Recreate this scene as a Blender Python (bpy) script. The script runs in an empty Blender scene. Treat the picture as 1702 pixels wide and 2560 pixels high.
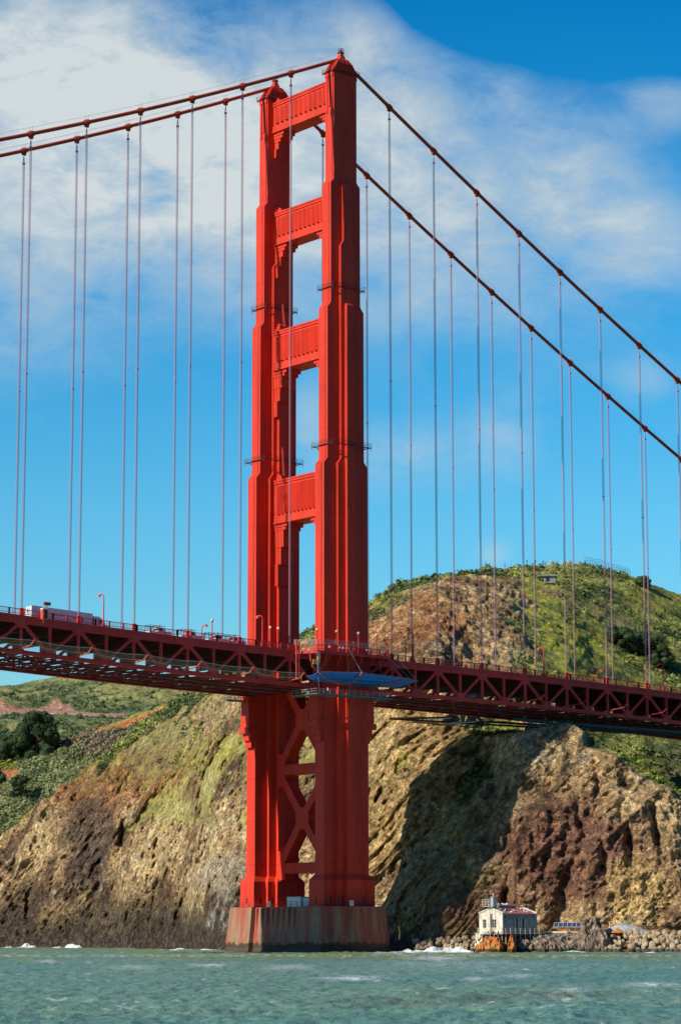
import bpy, math, random
import numpy as np
from mathutils import Matrix, Vector

random.seed(7)
rng = np.random.default_rng(11)
SC = bpy.context.scene
COL = SC.collection

# ------------------------------------------------------------------ camera
CP = np.array([386.63345, 484.13466, 4.14336])
YAW, PIT, ROLL, FPX, PW, PH = -2.25832, 0.16885, -0.00145, 6212.624, 1702.0, 2560.0
FW = np.array([math.cos(YAW) * math.cos(PIT), math.sin(YAW) * math.cos(PIT), math.sin(PIT)])
_r = np.cross(FW, [0, 0, 1]); _r /= np.linalg.norm(_r); _u = np.cross(_r, FW)
RT = _r * math.cos(ROLL) + _u * math.sin(ROLL)
UP = -_r * math.sin(ROLL) + _u * math.cos(ROLL)
cam = bpy.data.cameras.new('camera'); cam_o = bpy.data.objects.new('camera', cam); COL.objects.link(cam_o)
cam.sensor_fit = 'HORIZONTAL'; cam.sensor_width = 36.0; cam.lens = 36.0 * FPX / PW
cam.clip_start = 1.0; cam.clip_end = 40000.0
cam_o.matrix_world = Matrix(((RT[0], UP[0], -FW[0], CP[0]), (RT[1], UP[1], -FW[1], CP[1]),
                             (RT[2], UP[2], -FW[2], CP[2]), (0, 0, 0, 1)))
SC.camera = cam_o

# ------------------------------------------------------------------ exposure, sun, sky
SC.view_settings.view_transform = 'Standard'; SC.view_settings.look = 'None'
SC.view_settings.exposure = 0.0; SC.view_settings.gamma = 1.0
SUND = Vector((1.0, -0.083, 0.64)).normalized()
sun = bpy.data.lights.new('sun', 'SUN'); sun.energy = 5.0; sun.angle = math.radians(0.5); sun.color = (1.0, 0.93, 0.82)
sun_o = bpy.data.objects.new('sun', sun); COL.objects.link(sun_o)
sun_o.rotation_euler = SUND.to_track_quat('Z', 'Y').to_euler(); sun_o.location = (300, -25, 400)


class NT:
    """small node-tree helper"""
    def __init__(s, tree):
        s.t = tree; tree.nodes.clear()

    def n(s, typ, **kw):
        nd = s.t.nodes.new(typ)
        ins = kw.pop('ins', {})
        for k, v in kw.items(): setattr(nd, k, v)
        for k, v in ins.items(): s.put(nd.inputs[k], v)
        return nd

    def put(s, sock, v):
        if isinstance(v, bpy.types.NodeSocket): s.t.links.new(v, sock)
        elif isinstance(v, bpy.types.Node): s.t.links.new(v.outputs[0], sock)
        else:
            if isinstance(v, (tuple, list)) and len(v) == 3 and sock.type == 'RGBA': v = (*v, 1)
            sock.default_value = v

    def m(s, op, a, b=0.0, c=0.0, clamp=False):
        nd = s.t.nodes.new('ShaderNodeMath'); nd.operation = op; nd.use_clamp = clamp
        for i, v in enumerate((a, b, c)): s.put(nd.inputs[i], v)
        return nd.outputs[0]

    def noise(s, vec, scale, detail=4, rough=.55, dist=0.0, out=0):
        nd = s.n('ShaderNodeTexNoise', ins={'Scale': scale, 'Detail': detail, 'Roughness': rough, 'Distortion': dist})
        if vec is not None: s.put(nd.inputs['Vector'], vec)
        return nd.outputs[out]

    def ramp(s, f, pts, interp='LINEAR'):
        nd = s.t.nodes.new('ShaderNodeValToRGB'); s.put(nd.inputs[0], f); cr = nd.color_ramp; cr.interpolation = interp
        while len(cr.elements) < len(pts): cr.elements.new(0.5)
        for e, (p, c) in zip(cr.elements, pts):
            e.position = p; e.color = (c, c, c, 1) if isinstance(c, (int, float)) else (*c, 1)
        return nd.outputs[0]

    def mix(s, f, a, b, typ='MIX'):
        nd = s.t.nodes.new('ShaderNodeMix'); nd.data_type = 'RGBA'; nd.blend_type = typ; nd.clamp_factor = True
        s.put(nd.inputs[0], f); s.put(nd.inputs[6], a); s.put(nd.inputs[7], b)
        return nd.outputs[2]

    def mapping(s, vec, scale=(1, 1, 1), rot=(0, 0, 0), loc=(0, 0, 0)):
        nd = s.n('ShaderNodeMapping'); s.put(nd.inputs[0], vec)
        nd.inputs['Scale'].default_value = scale; nd.inputs['Rotation'].default_value = rot; nd.inputs['Location'].default_value = loc
        return nd.outputs[0]


def build_world():
    w = bpy.data.worlds.new('World'); SC.world = w; w.use_nodes = True
    T = NT(w.node_tree)
    sky = T.n('ShaderNodeTexSky', sky_type='NISHITA', sun_disc=False)
    sky.sun_elevation = math.asin(SUND.z)
    sky.sun_rotation = math.atan2(SUND.x, SUND.y)
    sky.altitude = 0; sky.air_density = 1.0; sky.dust_density = 0.6; sky.ozone_density = 2.2
    hs = T.n('ShaderNodeHueSaturation', ins={'Hue': 0.492, 'Saturation': 1.42, 'Value': 1.0, 'Color': sky})
    geo = T.n('ShaderNodeTexCoord')
    vec = geo.outputs['Generated']
    # direction expressed as tangents to the heading of the strait (a plain function of direction)
    h = np.array([math.cos(YAW), math.sin(YAW), 0]); rr = np.array([h[1], -h[0], 0])
    def dot(c): return T.n('ShaderNodeVectorMath', operation='DOT_PRODUCT', ins={0: vec, 1: tuple(c)}).outputs['Value']
    df = T.m('MAXIMUM', dot(h), 0.02); X = T.m('DIVIDE', dot(rr), df); Z = T.m('DIVIDE', dot((0, 0, 1)), df)
    front = T.m('GREATER_THAN', dot(h), 0.05)
    cv = T.n('ShaderNodeCombineXYZ', ins={0: X, 1: Z, 2: 0.0})
    n1 = T.noise(T.mapping(cv, (1, 1.3, 1), (0, 0, .5)), 13.0, 7, .56, .6)
    n2 = T.noise(T.mapping(cv, (1, 1.9, 1), (0, 0, .6), (3.1, 1.7, 0)), 30.0, 9, .66, .35)
    def blob(u, v, ru, rv, amp, rot=0.0):
        cx = (u - 851) / FPX; cz = math.tan(PIT + math.atan((1280 - v) / FPX)); a = ru / FPX; b = rv / FPX
        dx = T.m('SUBTRACT', X, cx); dz = T.m('SUBTRACT', Z, cz)
        c, s_ = math.cos(rot), math.sin(rot)
        p = T.m('ADD', T.m('MULTIPLY', dx, c / a), T.m('MULTIPLY', dz, s_ / a))
        q = T.m('ADD', T.m('MULTIPLY', dx, -s_ / b), T.m('MULTIPLY', dz, c / b))
        e = T.m('ADD', T.m('MULTIPLY', p, p), T.m('MULTIPLY', q, q))
        return T.m('MULTIPLY', T.m('EXPONENT', T.m('MULTIPLY', e, -1.0)), amp)
    tot = None
    for b in [(150, 190, 500, 260, 1.0, -.25), (380, 500, 420, 210, .60, -.3), (-40, 640, 340, 230, .42, 0), (660, 420, 300, 330, .42, 0),
              (1000, 300, 240, 400, .42, .35), (1440, 430, 230, 160, .46, -.5), (1640, 620, 200, 130, .38, 0),
              (1180, 580, 330, 200, .32, -.5), (900, 70, 110, 90, .22, 0), (1000, 1140, 170, 80, .24, 0), (1270, 1090, 90, 90, .22, 0),
              (1640, 950, 90, 50, .20, 0), (770, 1060, 60, 110, .26, 0), (1240, 1390, 40, 40, .22, 0), (1700, 260, 110, 70, .26, 0),
              (1290, 250, 60, 70, .26, 0), (1130, 780, 260, 60, .20, 0), (60, 860, 200, 90, .14, 0),
              (1330, 40, 420, 100, -.6, -.1), (1260, 350, 60, 60, -.2, 0)]:
        e = blob(*b); tot = e if tot is None else T.m('ADD', tot, e)
    nn = T.m('ADD', T.m('MULTIPLY', T.m('SUBTRACT', n1, .5), 2.0), T.m('MULTIPLY', T.m('SUBTRACT', n2, .5), 1.7))
    amt = T.m('MULTIPLY', tot, T.m('ADD', 1.0, T.m('MULTIPLY', nn, 1.15)))
    amt = T.m('ADD', amt, T.m('MULTIPLY', nn, .06))
    cloud = T.ramp(amt, [(0.02, 0.0), (.25, .36), (.60, .74), (1.0, 0.96)], 'LINEAR')
    cloud = T.m('MULTIPLY', cloud, front, clamp=True)
    ccol = T.ramp(T.m('ADD', amt, T.m('MULTIPLY', nn, .25)), [(.1, (4.8, 6.3, 7.4)), (.55, (5.4, 6.3, 6.7)), (1.0, (6.6, 7.2, 7.3))])
    # deeper blue aloft, paler near the hills, as in clear air after rain
    grad = T.ramp(Z, [(0.0, (1.0, 1.20, 1.20)), (.17, (.86, 1.42, 1.48)), (.30, (.38, 1.34, 1.52)), (.42, (.02, 1.02, 1.32))])
    clear = T.mix(1.0, hs.outputs[0], grad, 'MULTIPLY')
    clear = T.mix(front, T.mix(1.0, hs.outputs[0], (.27, .48, .76), 'MULTIPLY'), clear)
    colr = T.mix(cloud, clear, ccol)
    bg = T.n('ShaderNodeBackground', ins={'Color': colr, 'Strength': 0.1})
    out = T.n('ShaderNodeOutputWorld'); T.put(out.inputs[0], bg)


build_world()

# ------------------------------------------------------------------ projection helpers (measuring only)
def ray(u, v): return FW + (u - 851) / FPX * RT - (v - 1280) / FPX * UP
def at(dist, u, v):
    d = ray(u, v); return CP + d * dist / math.hypot(d[0], d[1])
def zat(dist, u, v): return float(at(dist, u, v)[2])
def on(ax, val, u, v):
    d = ray(u, v); return CP + d * (val - CP[ax]) / d[ax]
def proj(P):
    d = P - CP; z = d @ FW
    return 851 + FPX * (d @ RT) / z, 1280 - FPX * (d @ UP) / z

# ------------------------------------------------------------------ numpy noise
def _h(ix, iy, iz, seed):
    n = (ix.astype(np.int64) * 374761393 + iy.astype(np.int64) * 668265263 + iz.astype(np.int64) * 2147483647 + seed * 1274126177) & 0xFFFFFFFF
    n = ((n ^ (n >> 13)) * 1274126177) & 0xFFFFFFFF
    n = (n ^ (n >> 16)) & 0xFFFFFFFF
    n = (n * 2246822519) & 0xFFFFFFFF
    return ((n ^ (n >> 15)) & 0xFFFFFF) / float(0xFFFFFF)
def vnoise(x, y, z, seed=0):
    ix, iy, iz = np.floor(x), np.floor(y), np.floor(z)
    fx, fy, fz = x - ix, y - iy, z - iz
    fx, fy, fz = [f * f * f * (f * (f * 6 - 15) + 10) for f in (fx, fy, fz)]
    r = 0
    for a in (0, 1):
        wx = fx if a else 1 - fx
        for b in (0, 1):
            wy = fy if b else 1 - fy
            for c in (0, 1):
                r = r + _h(ix + a, iy + b, iz + c, seed) * wx * wy * (fz if c else 1 - fz)
    return r * 2 - 1
def fbm(x, y, z, oct=4, seed=0, gain=.5):
    s = 0; a = 1; t = 0
    for i in range(oct):
        s = s + a * vnoise(x, y, z, seed + i * 17); t += a; a *= gain; x, y, z = x * 2.03 + 5.1, y * 2.03 + 1.7, z * 2.03 + 9.2
    return s / t
def ridged(x, y, z, oct=4, seed=0, gain=.55):
    s = 0; a = 1; t = 0
    for i in range(oct):
        s = s + a * (1 - np.abs(vnoise(x, y, z, seed + i * 31)) * 2); t += a; a *= gain; x, y, z = x * 2.1 + 3.3, y * 2.1 + 7.7, z * 2.1 + 1.9
    return s / t

# ------------------------------------------------------------------ mesh builder
class MB:
    def __init__(s): s.v = []; s.f = []; s.g = []
    def add(s, vs, fs):
        o = len(s.v); s.g.append((o, len(s.f), len(vs), len(fs))); s.v += [tuple(map(float, p)) for p in vs]; s.f += [tuple(i + o for i in f) for f in fs]; return s
    def box(s, x0, x1, y0, y1, z0, z1):
        x0, x1 = min(x0, x1), max(x0, x1); y0, y1 = min(y0, y1), max(y0, y1)
        return s.add([(x0, y0, z0), (x1, y0, z0), (x1, y1, z0), (x0, y1, z0), (x0, y0, z1), (x1, y0, z1), (x1, y1, z1), (x0, y1, z1)],
                     [(3, 2, 1, 0), (4, 5, 6, 7), (0, 1, 5, 4), (1, 2, 6, 5), (2, 3, 7, 6), (3, 0, 4, 7)])
    def beam(s, a, b, w, h, up=(0, 0, 1)):
        a = np.array(a, float); b = np.array(b, float); d = b - a; L = np.linalg.norm(d)
        if L < 1e-6: return s
        d /= L; up = np.array(up, float); sd = np.cross(d, up)
        if np.linalg.norm(sd) < 1e-4: sd = np.cross(d, [1, 0, 0])
        sd /= np.linalg.norm(sd); u = np.cross(sd, d); sd = sd * w / 2; u = u * h / 2
        vs = [a - sd - u, a + sd - u, a + sd + u, a - sd + u, b - sd - u, b + sd - u, b + sd + u, b - sd + u]
        return s.add(vs, [(0, 1, 2, 3), (7, 6, 5, 4), (0, 4, 5, 1), (1, 5, 6, 2), (2, 6, 7, 3), (3, 7, 4, 0)])
    def tube(s, pts, r, n=8, cap=True):
        pts = [np.array(p, float) for p in pts]; rings = []
        rr = r if isinstance(r, (list, tuple)) else [r] * len(pts)
        for i, p in enumerate(pts):
            d = (pts[min(i + 1, len(pts) - 1)] - pts[max(i - 1, 0)]); d /= np.linalg.norm(d)
            a = np.cross(d, [0, 0, 1]) if abs(d[2]) < .95 else np.cross(d, [1, 0, 0]); a /= np.linalg.norm(a); b = np.cross(a, d)
            rings.append([p + rr[i] * (math.cos(t) * a + math.sin(t) * b) for t in [2 * math.pi * k / n for k in range(n)]])
        return s.loft(rings, cap)
    def loft(s, rings, cap=True):
        n = len(rings[0]); vs = [p for r in rings for p in r]; fs = []
        for i in range(len(rings) - 1):
            for k in range(n):
                fs.append((i * n + k, i * n + (k + 1) % n, (i + 1) * n + (k + 1) % n, (i + 1) * n + k))
        if cap: fs.append(tuple(range(n - 1, -1, -1))); fs.append(tuple((len(rings) - 1) * n + k for k in range(n)))
        return s.add(vs, fs)
    def prism(s, poly, z0, z1):
        return s.loft([[(x, y, z0) for x, y in poly], [(x, y, z1) for x, y in poly]])
    def sphere(s, c, r, n=8, m=6, sz=1.0):
        rings = []
        for i in range(1, m):
            t = math.pi * i / m - math.pi / 2
            rings.append([(c[0] + r * math.cos(t) * math.cos(2 * math.pi * k / n), c[1] + r * math.cos(t) * math.sin(2 * math.pi * k / n), c[2] + sz * r * math.sin(t)) for k in range(n)])
        return s.loft(rings)
    def build(s, name, m, parent=None, smooth=False, bevel=0.0):
        me = bpy.data.meshes.new(name); me.from_pydata(s.v, [], s.f); me.update()
        if m: me.materials.append(m)
        if smooth: me.polygons.foreach_set('use_smooth', [True] * len(me.polygons))
        o = bpy.data.objects.new(name, me); COL.objects.link(o)
        if parent: o.parent = parent
        if bevel:
            bm = o.modifiers.new('b', 'BEVEL'); bm.width = bevel; bm.segments = 1; bm.limit_method = 'ANGLE'
        return o

def each(mb, name, m, parent=None, smooth=False):
    """every piece added to mb becomes an object of its own"""
    r = []
    for o, f0, nv, nf in mb.g:
        q = MB(); q.v = mb.v[o:o + nv]; q.f = [tuple(i - o for i in f) for f in mb.f[f0:f0 + nf]]; r.append(q.build(name, m, parent, smooth))
    return r
def thing(name, label, cat, loc=(0, 0, 0), rz=0.0, group=None):
    o = bpy.data.objects.new(name, None); COL.objects.link(o); o.location = loc; o.rotation_euler = (0, 0, rz)
    o.empty_display_size = .5; return tag(o, label, cat, group)
def tag(o, label=None, cat=None, group=None, kind=None):
    for k, v in (('label', label), ('category', cat), ('group', group), ('kind', kind)):
        if v: o[k] = v
    return o
def copy_tree(o, parent=None):
    c = o.copy(); COL.objects.link(c); c.parent = parent
    for ch in list(o.children): copy_tree(ch, c)
    return c

# ------------------------------------------------------------------ materials
def mat(name, fn):
    m = bpy.data.materials.new(name); m.use_nodes = True; T = NT(m.node_tree)
    b = T.n('ShaderNodeBsdfPrincipled'); o = T.n('ShaderNodeOutputMaterial'); T.put(o.inputs[0], b)
    fn(T, b, o); return m
def pos(T): return T.n('ShaderNodeNewGeometry').outputs['Position']
def objc(T): return T.n('ShaderNodeTexCoord').outputs['Object']
def simple(name, c, rough=.6, metal=0.0, var=.12, scale=1.5):
    def f(T, b, o):
        n = T.noise(objc(T), scale, 3)
        T.put(b.inputs['Base Color'], T.mix(n, tuple(x * (1 - var) for x in c), tuple(min(1, x * (1 + var)) for x in c)))
        b.inputs['Roughness'].default_value = rough; b.inputs['Metallic'].default_value = metal
    return mat(name, f)
def m_paint(name, c, seams=True, rust=.25):
    def f(T, b, o):
        p = pos(T)
        n = T.noise(T.mapping(p, (.25, .25, .05)), 1.0, 5, .6); n2 = T.noise(T.mapping(p, (2.2, 2.2, .22)), 1.0, 4, .6)
        f1 = T.m('ADD', T.m('MULTIPLY', n, .6), T.m('MULTIPLY', n2, .4))
        col = T.mix(T.ramp(f1, [(.32, 0.0), (.68, 1.0)]), tuple(x * .70 for x in c), tuple(min(1, x * 1.2) for x in c))
        st = T.ramp(T.noise(T.mapping(p, (1.3, 1.3, .07), (0, 0, 0), (4, 2, 8)), 1.6, 5, .65), [(.56, 0.0), (.75, rust)])
        col = T.mix(st, col, (.22, .035, .02))
        if seams:
            z = T.n('ShaderNodeSeparateXYZ', ins={0: p}).outputs[2]
            fr = T.m('FRACT', T.m('DIVIDE', z, 10.7)); ln = T.m('LESS_THAN', fr, .012)
            fr2 = T.m('FRACT', T.m('DIVIDE', z, 3.55)); ln2 = T.m('MULTIPLY', T.m('LESS_THAN', fr2, .02), .25)
            col = T.mix(T.m('MAXIMUM', T.m('MULTIPLY', ln, .35), ln2), col, (.20, .02, .012))
        T.put(b.inputs['Base Color'], col); b.inputs['Roughness'].default_value = .55
        b.inputs['Specular IOR Level'].default_value = .2
        bp = T.n('ShaderNodeBump', ins={'Strength': .25, 'Distance': .05, 'Height': n2}); T.put(b.inputs['Normal'], bp)
    return mat(name, f)
M = {}
M['red'] = m_paint('orange_paint', (.70, .050, .023))
M['truss'] = m_paint('truss_paint', (.72, .062, .058), False, .5)
M['truss2'] = m_paint('shaded_steel_paint', (.30, .035, .03), False, .5)  # copy of the truss paint, darkened to hold the deck underside's shade
M['cable'] = m_paint('cable_paint', (.42, .060, .028), False, .3)
M['rope'] = simple('rope_paint', (.55, .26, .30), .6)
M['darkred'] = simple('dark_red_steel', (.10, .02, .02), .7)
M['pinkred'] = simple('bright_red_steel', (.75, .10, .06), .5)
M['black'] = simple('black', (.02, .02, .022), .6)
M['glass'] = simple('dark_glass', (.02, .025, .03), .12)
M['white'] = simple('white_paint', (.74, .75, .73), .5, 0, .06)
M['cream'] = simple('cream', (.80, .74, .58), .6, 0, .06)
M['grey'] = simple('galvanised', (.42, .47, .47), .5, .2)
M['dteal'] = simple('dark_girder', (.03, .05, .055), .5, .1)
M['teal'] = simple('teal_steel', (.10, .19, .19), .55, .1)
M['asphalt'] = simple('asphalt', (.055, .055, .055), .9)
M['yellow'] = simple('yellow_paint', (.75, .42, .03), .5)
M['orange'] = simple('orange_timber', (.50, .16, .035), .7)
M['bulb'] = simple('lamp_globe', (.78, .62, .42), .3)
M['blackband'] = simple('rubber', (.03, .03, .03), .8)
def f_blue(T, b, o):
    n = T.noise(objc(T), 1.2, 4)
    T.put(b.inputs['Base Color'], T.mix(n, (.01, .16, .62), (.03, .32, .88))); b.inputs['Roughness'].default_value = .45
M['tarp'] = mat('blue_tarp', f_blue)
def f_net(T, b, o):
    T.put(b.inputs['Base Color'], (.66, .52, .40, 1)); b.inputs['Roughness'].default_value = .9
    tr = T.n('ShaderNodeBsdfTransparent'); c = objc(T)
    w = T.n('ShaderNodeTexBrick', ins={'Vector': c, 'Scale': 6.0, 'Mortar Size': .03, 'Color1': (0, 0, 0), 'Color2': (.15, .15, .15), 'Mortar': (1, 1, 1)})
    mx = T.n('ShaderNodeMixShader', ins={0: T.m('ADD', .10, T.m('MULTIPLY', w.outputs[0], .16)), 1: tr, 2: b}); T.put(o.inputs[0], mx)
M['net'] = mat('wire_net', f_net)
def f_conc(T, b, o):
    p = pos(T); z = T.n('ShaderNodeSeparateXYZ', ins={0: p}).outputs[2]
    n = T.noise(p, .35, 5, .6); s1 = T.noise(T.mapping(p, (1, 1, .03)), .42, 4, .6); s2 = T.noise(T.mapping(p, (1, 1, .05), (0, 0, 0), (9, 4, 2)), 1.5, 4, .6)
    col = T.mix(n, (.27, .15, .08), (.42, .25, .14))
    col = T.mix(T.ramp(s1, [(.40, 0.0), (.58, .85)]), col, (.38, .06, .035))
    col = T.mix(T.ramp(s2, [(.50, 0.0), (.68, .7)]), col, (.13, .08, .05))
    col = T.mix(T.ramp(T.noise(p, 2.0, 5, .7), [(.62, 0.0), (.74, .3)]), col, (.52, .42, .32))
    edge = T.m('ADD', z, T.m('MULTIPLY', T.noise(T.mapping(p, (1, 1, .3)), .5, 5, .7), -4.4))
    col = T.mix(T.ramp(edge, [(-.0, .9), (.12, .0)]), col, (.05, .04, .024))
    T.put(b.inputs['Base Color'], col); b.inputs['Roughness'].default_value = .85
    bp = T.n('ShaderNodeBump', ins={'Strength': .6, 'Distance': .2, 'Height': T.noise(T.mapping(p, (1, 1, .25)), 1.6, 6, .7)}); T.put(b.inputs['Normal'], bp)
M['concrete'] = mat('stained_concrete', f_conc)
def f_terr(T, b, o):
    an = T.n('ShaderNodeAttribute', attribute_name='Col'); a = an.outputs['Color']; rk = an.outputs['Alpha']; p = pos(T)
    n = T.noise(p, .55, 8, .68); n2 = T.noise(p, 2.3, 5, .7)
    f1 = T.m('ADD', T.m('MULTIPLY', n, .6), T.m('MULTIPLY', n2, .4))
    # fractured rock: joint planes and blocks at two sizes
    wp = T.n('ShaderNodeVectorMath', operation='ADD', ins={0: p, 1: T.n('ShaderNodeVectorMath', operation='SCALE', ins={0: T.noise(p, .5, 4, .6, 0, 1), 'Scale': 6.5})}).outputs[0]
    hts = []; cracks = []; tones = []
    for sc_, rot in ((.17, (.5, .3, .9)), (.52, (.2, .9, .3))):
        mp = T.mapping(wp, (1.0, 1.0, 1.7), rot)
        v1 = T.n('ShaderNodeTexVoronoi', feature='F1', ins={'Vector': mp, 'Scale': sc_}); v2 = T.n('ShaderNodeTexVoronoi', feature='DISTANCE_TO_EDGE', ins={'Vector': mp, 'Scale': sc_})
        cracks.append(T.ramp(v2.outputs['Distance'], [(0.0, 1.0), (.075, 0.0)])); tones.append(T.n('ShaderNodeSeparateXYZ', ins={0: v1.outputs['Color']}).outputs[0])
    k = T.ramp(f1, [(.37, .20), (.5, 1.0), (.64, 2.1)])  # low spots of the noise darkened: crevice shade put into the colour
    tone = T.m('ADD', .88, T.m('ADD', T.m('MULTIPLY', tones[0], .42), T.m('MULTIPLY', tones[1], .34)))
    tone = T.m('MULTIPLY', tone, T.m('SUBTRACT', 1.0, T.m('ADD', T.m('MULTIPLY', cracks[0], .26), T.m('MULTIPLY', cracks[1], .12))))
    tone = T.m('ADD', T.m('MULTIPLY', tone, rk), T.m('SUBTRACT', 1.0, rk))
    col = T.mix(1.0, a, k, 'MULTIPLY'); col = T.mix(1.0, col, T.n('ShaderNodeCombineXYZ', ins={0: tone, 1: tone, 2: tone}).outputs[0], 'MULTIPLY')
    T.put(b.inputs['Base Color'], col); b.inputs['Roughness'].default_value = .95
    b.inputs['Specular IOR Level'].default_value = .15
    ht = T.m('ADD', T.m('MULTIPLY', f1, 1.3), T.m('MULTIPLY', rk, T.m('ADD', T.m('ADD', T.m('MULTIPLY', tones[0], .9), T.m('MULTIPLY', tones[1], .5)), T.m('MULTIPLY', T.m('ADD', cracks[0], T.m('MULTIPLY', cracks[1], .5)), -.42))))
    bp = T.n('ShaderNodeBump', ins={'Strength': 1.0, 'Distance': 1.1, 'Height': ht}); T.put(b.inputs['Normal'], bp)
M['terrain'] = mat('hillside_ground', f_terr)
def f_leaf(T, b, o):
    a = T.n('ShaderNodeAttribute', attribute_name='Col').outputs['Color']
    T.put(b.inputs['Base Color'], a); b.inputs['Roughness'].default_value = .8; b.inputs['Specular IOR Level'].default_value = .2
M['leaf'] = mat('leaves', f_leaf)
def rockmat(name, c1, c2, c3):
    def f(T, b, o):
        p = pos(T); n = T.noise(p, .8, 8, .7)
        col = T.ramp(n, [(.3, c1), (.5, c2), (.68, c3)])
        z = T.n('ShaderNodeSeparateXYZ', ins={0: p}).outputs[2]
        col = T.mix(T.ramp(T.m('ADD', z, T.m('MULTIPLY', n, -1.6)), [(-.0, .85), (.25, 0.0)]), col, (.03, .028, .022))
        T.put(b.inputs['Base Color'], col); b.inputs['Roughness'].default_value = .9
        bp = T.n('ShaderNodeBump', ins={'Strength': .7, 'Distance': .35, 'Height': T.noise(p, 2.2, 6, .7)}); T.put(b.inputs['Normal'], bp)
    return mat(name, f)
M['boulder'] = rockmat('boulder_rock', (.16, .11, .06), (.42, .31, .18), (.62, .50, .33))
M['orangerock'] = rockmat('lichen_rock', (.20, .06, .02), (.58, .20, .035), (.70, .36, .10))
M['darkrock'] = rockmat('dark_rock', (.05, .045, .04), (.22, .16, .11), (.52, .40, .27))
M['gravel'] = rockmat('pale_gravel', (.20, .20, .19), (.40, .41, .39), (.60, .61, .58))

# ------------------------------------------------------------------ big sheets
def grid_mesh(name, P, colr, m, alpha=None):
    R, Cn = P.shape[:2]
    me = bpy.data.meshes.new(name); nv = R * Cn
    me.vertices.add(nv); me.vertices.foreach_set('co', P.reshape(-1).astype(np.float32))
    i = np.arange(R - 1)[:, None] * Cn + np.arange(Cn - 1)[None, :]
    q = np.stack([i, i + 1, i + Cn + 1, i + Cn], -1).reshape(-1, 4).astype(np.int32)
    nf = len(q); me.loops.add(nf * 4); me.loops.foreach_set('vertex_index', q.reshape(-1))
    me.polygons.add(nf); me.polygons.foreach_set('loop_start', np.arange(nf, dtype=np.int32) * 4)
    me.polygons.foreach_set('loop_total', np.full(nf, 4, dtype=np.int32))
    me.update(calc_edges=True); me.polygons.foreach_set('use_smooth', np.ones(nf, bool))
    if colr is not None:
        at_ = me.color_attributes.new('Col', 'FLOAT_COLOR', 'POINT')
        c = np.ones((nv, 4), np.float32); c[:, :3] = colr.reshape(-1, 3)
        if alpha is not None: c[:, 3] = alpha.reshape(-1)
        at_.data.foreach_set('color', c.reshape(-1))
    me.materials.append(m); o = bpy.data.objects.new(name, me); COL.objects.link(o); return o

def blur(a, k, axis):
    if k < 1: return a
    w = np.hanning(2 * k + 3)[1:-1]; w /= w.sum(); n = a.shape[axis]
    pad = [(0, 0)] * a.ndim; pad[axis] = (k, k); b = np.pad(a, pad, mode='edge'); out = 0
    for j, ww in enumerate(w):
        sl = [slice(None)] * a.ndim; sl[axis] = slice(j, j + n); out = out + ww * b[tuple(sl)]
    return out

def loft_terrain(cols, segs, u0, u1, du, bl=(8, 7)):
    us = np.arange(u0, u1 + .1, du); cu = [c[0] for c in cols]; n = len(cols[0][1])
    D = np.zeros((len(cols), n)); Z = np.zeros_like(D)
    for i, (u, pts) in enumerate(cols):
        for j, (d, q) in enumerate(pts):
            D[i, j] = d; Z[i, j] = zat(d, u, q) if q > 300 else q
    t = np.concatenate([np.linspace(j, j + 1, s, endpoint=False) for j, s in enumerate(segs)] + [[n - 1]])
    Du = np.stack([np.interp(us, cu, D[:, j]) for j in range(n)]); Zu = np.stack([np.interp(us, cu, Z[:, j]) for j in range(n)])
    j = np.minimum(t.astype(int), n - 2); f = (t - j)[:, None]
    DD = Du[j] * (1 - f) + Du[j + 1] * f; ZZ = Zu[j] * (1 - f) + Zu[j + 1] * f
    DD = blur(blur(DD, bl[0], 0), bl[1], 1); ZZ = blur(blur(ZZ, bl[0], 0), bl[1], 1)
    rx = np.array([math.hypot(*ray(u, 2340)[:2]) for u in us]); dirs = np.array([ray(u, 2340)[:2] for u in us]) / rx[:, None]
    return us, t, DD, ZZ, dirs
def place(DD, ZZ, dirs):
    return np.stack([CP[0] + DD * dirs[None, :, 0], CP[1] + DD * dirs[None, :, 1], ZZ], -1)
def sm(x, a, b):
    t = np.clip((x - a) / (b - a), 0, 1); return t * t * (3 - 2 * t)
def mixc(c, col, w): return c * (1 - w[..., None]) + np.array(col)[None, None] * w[..., None]
def ell(U, V, u, v, a, b, n=0, soft=.5):
    r = np.sqrt(((U - u) / a) ** 2 + ((V - v) / b) ** 2) + n
    return 1 - sm(r, 1 - soft, 1 + soft * .3)

SHR = []     # shrub seeds (position, size, colour)

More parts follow.
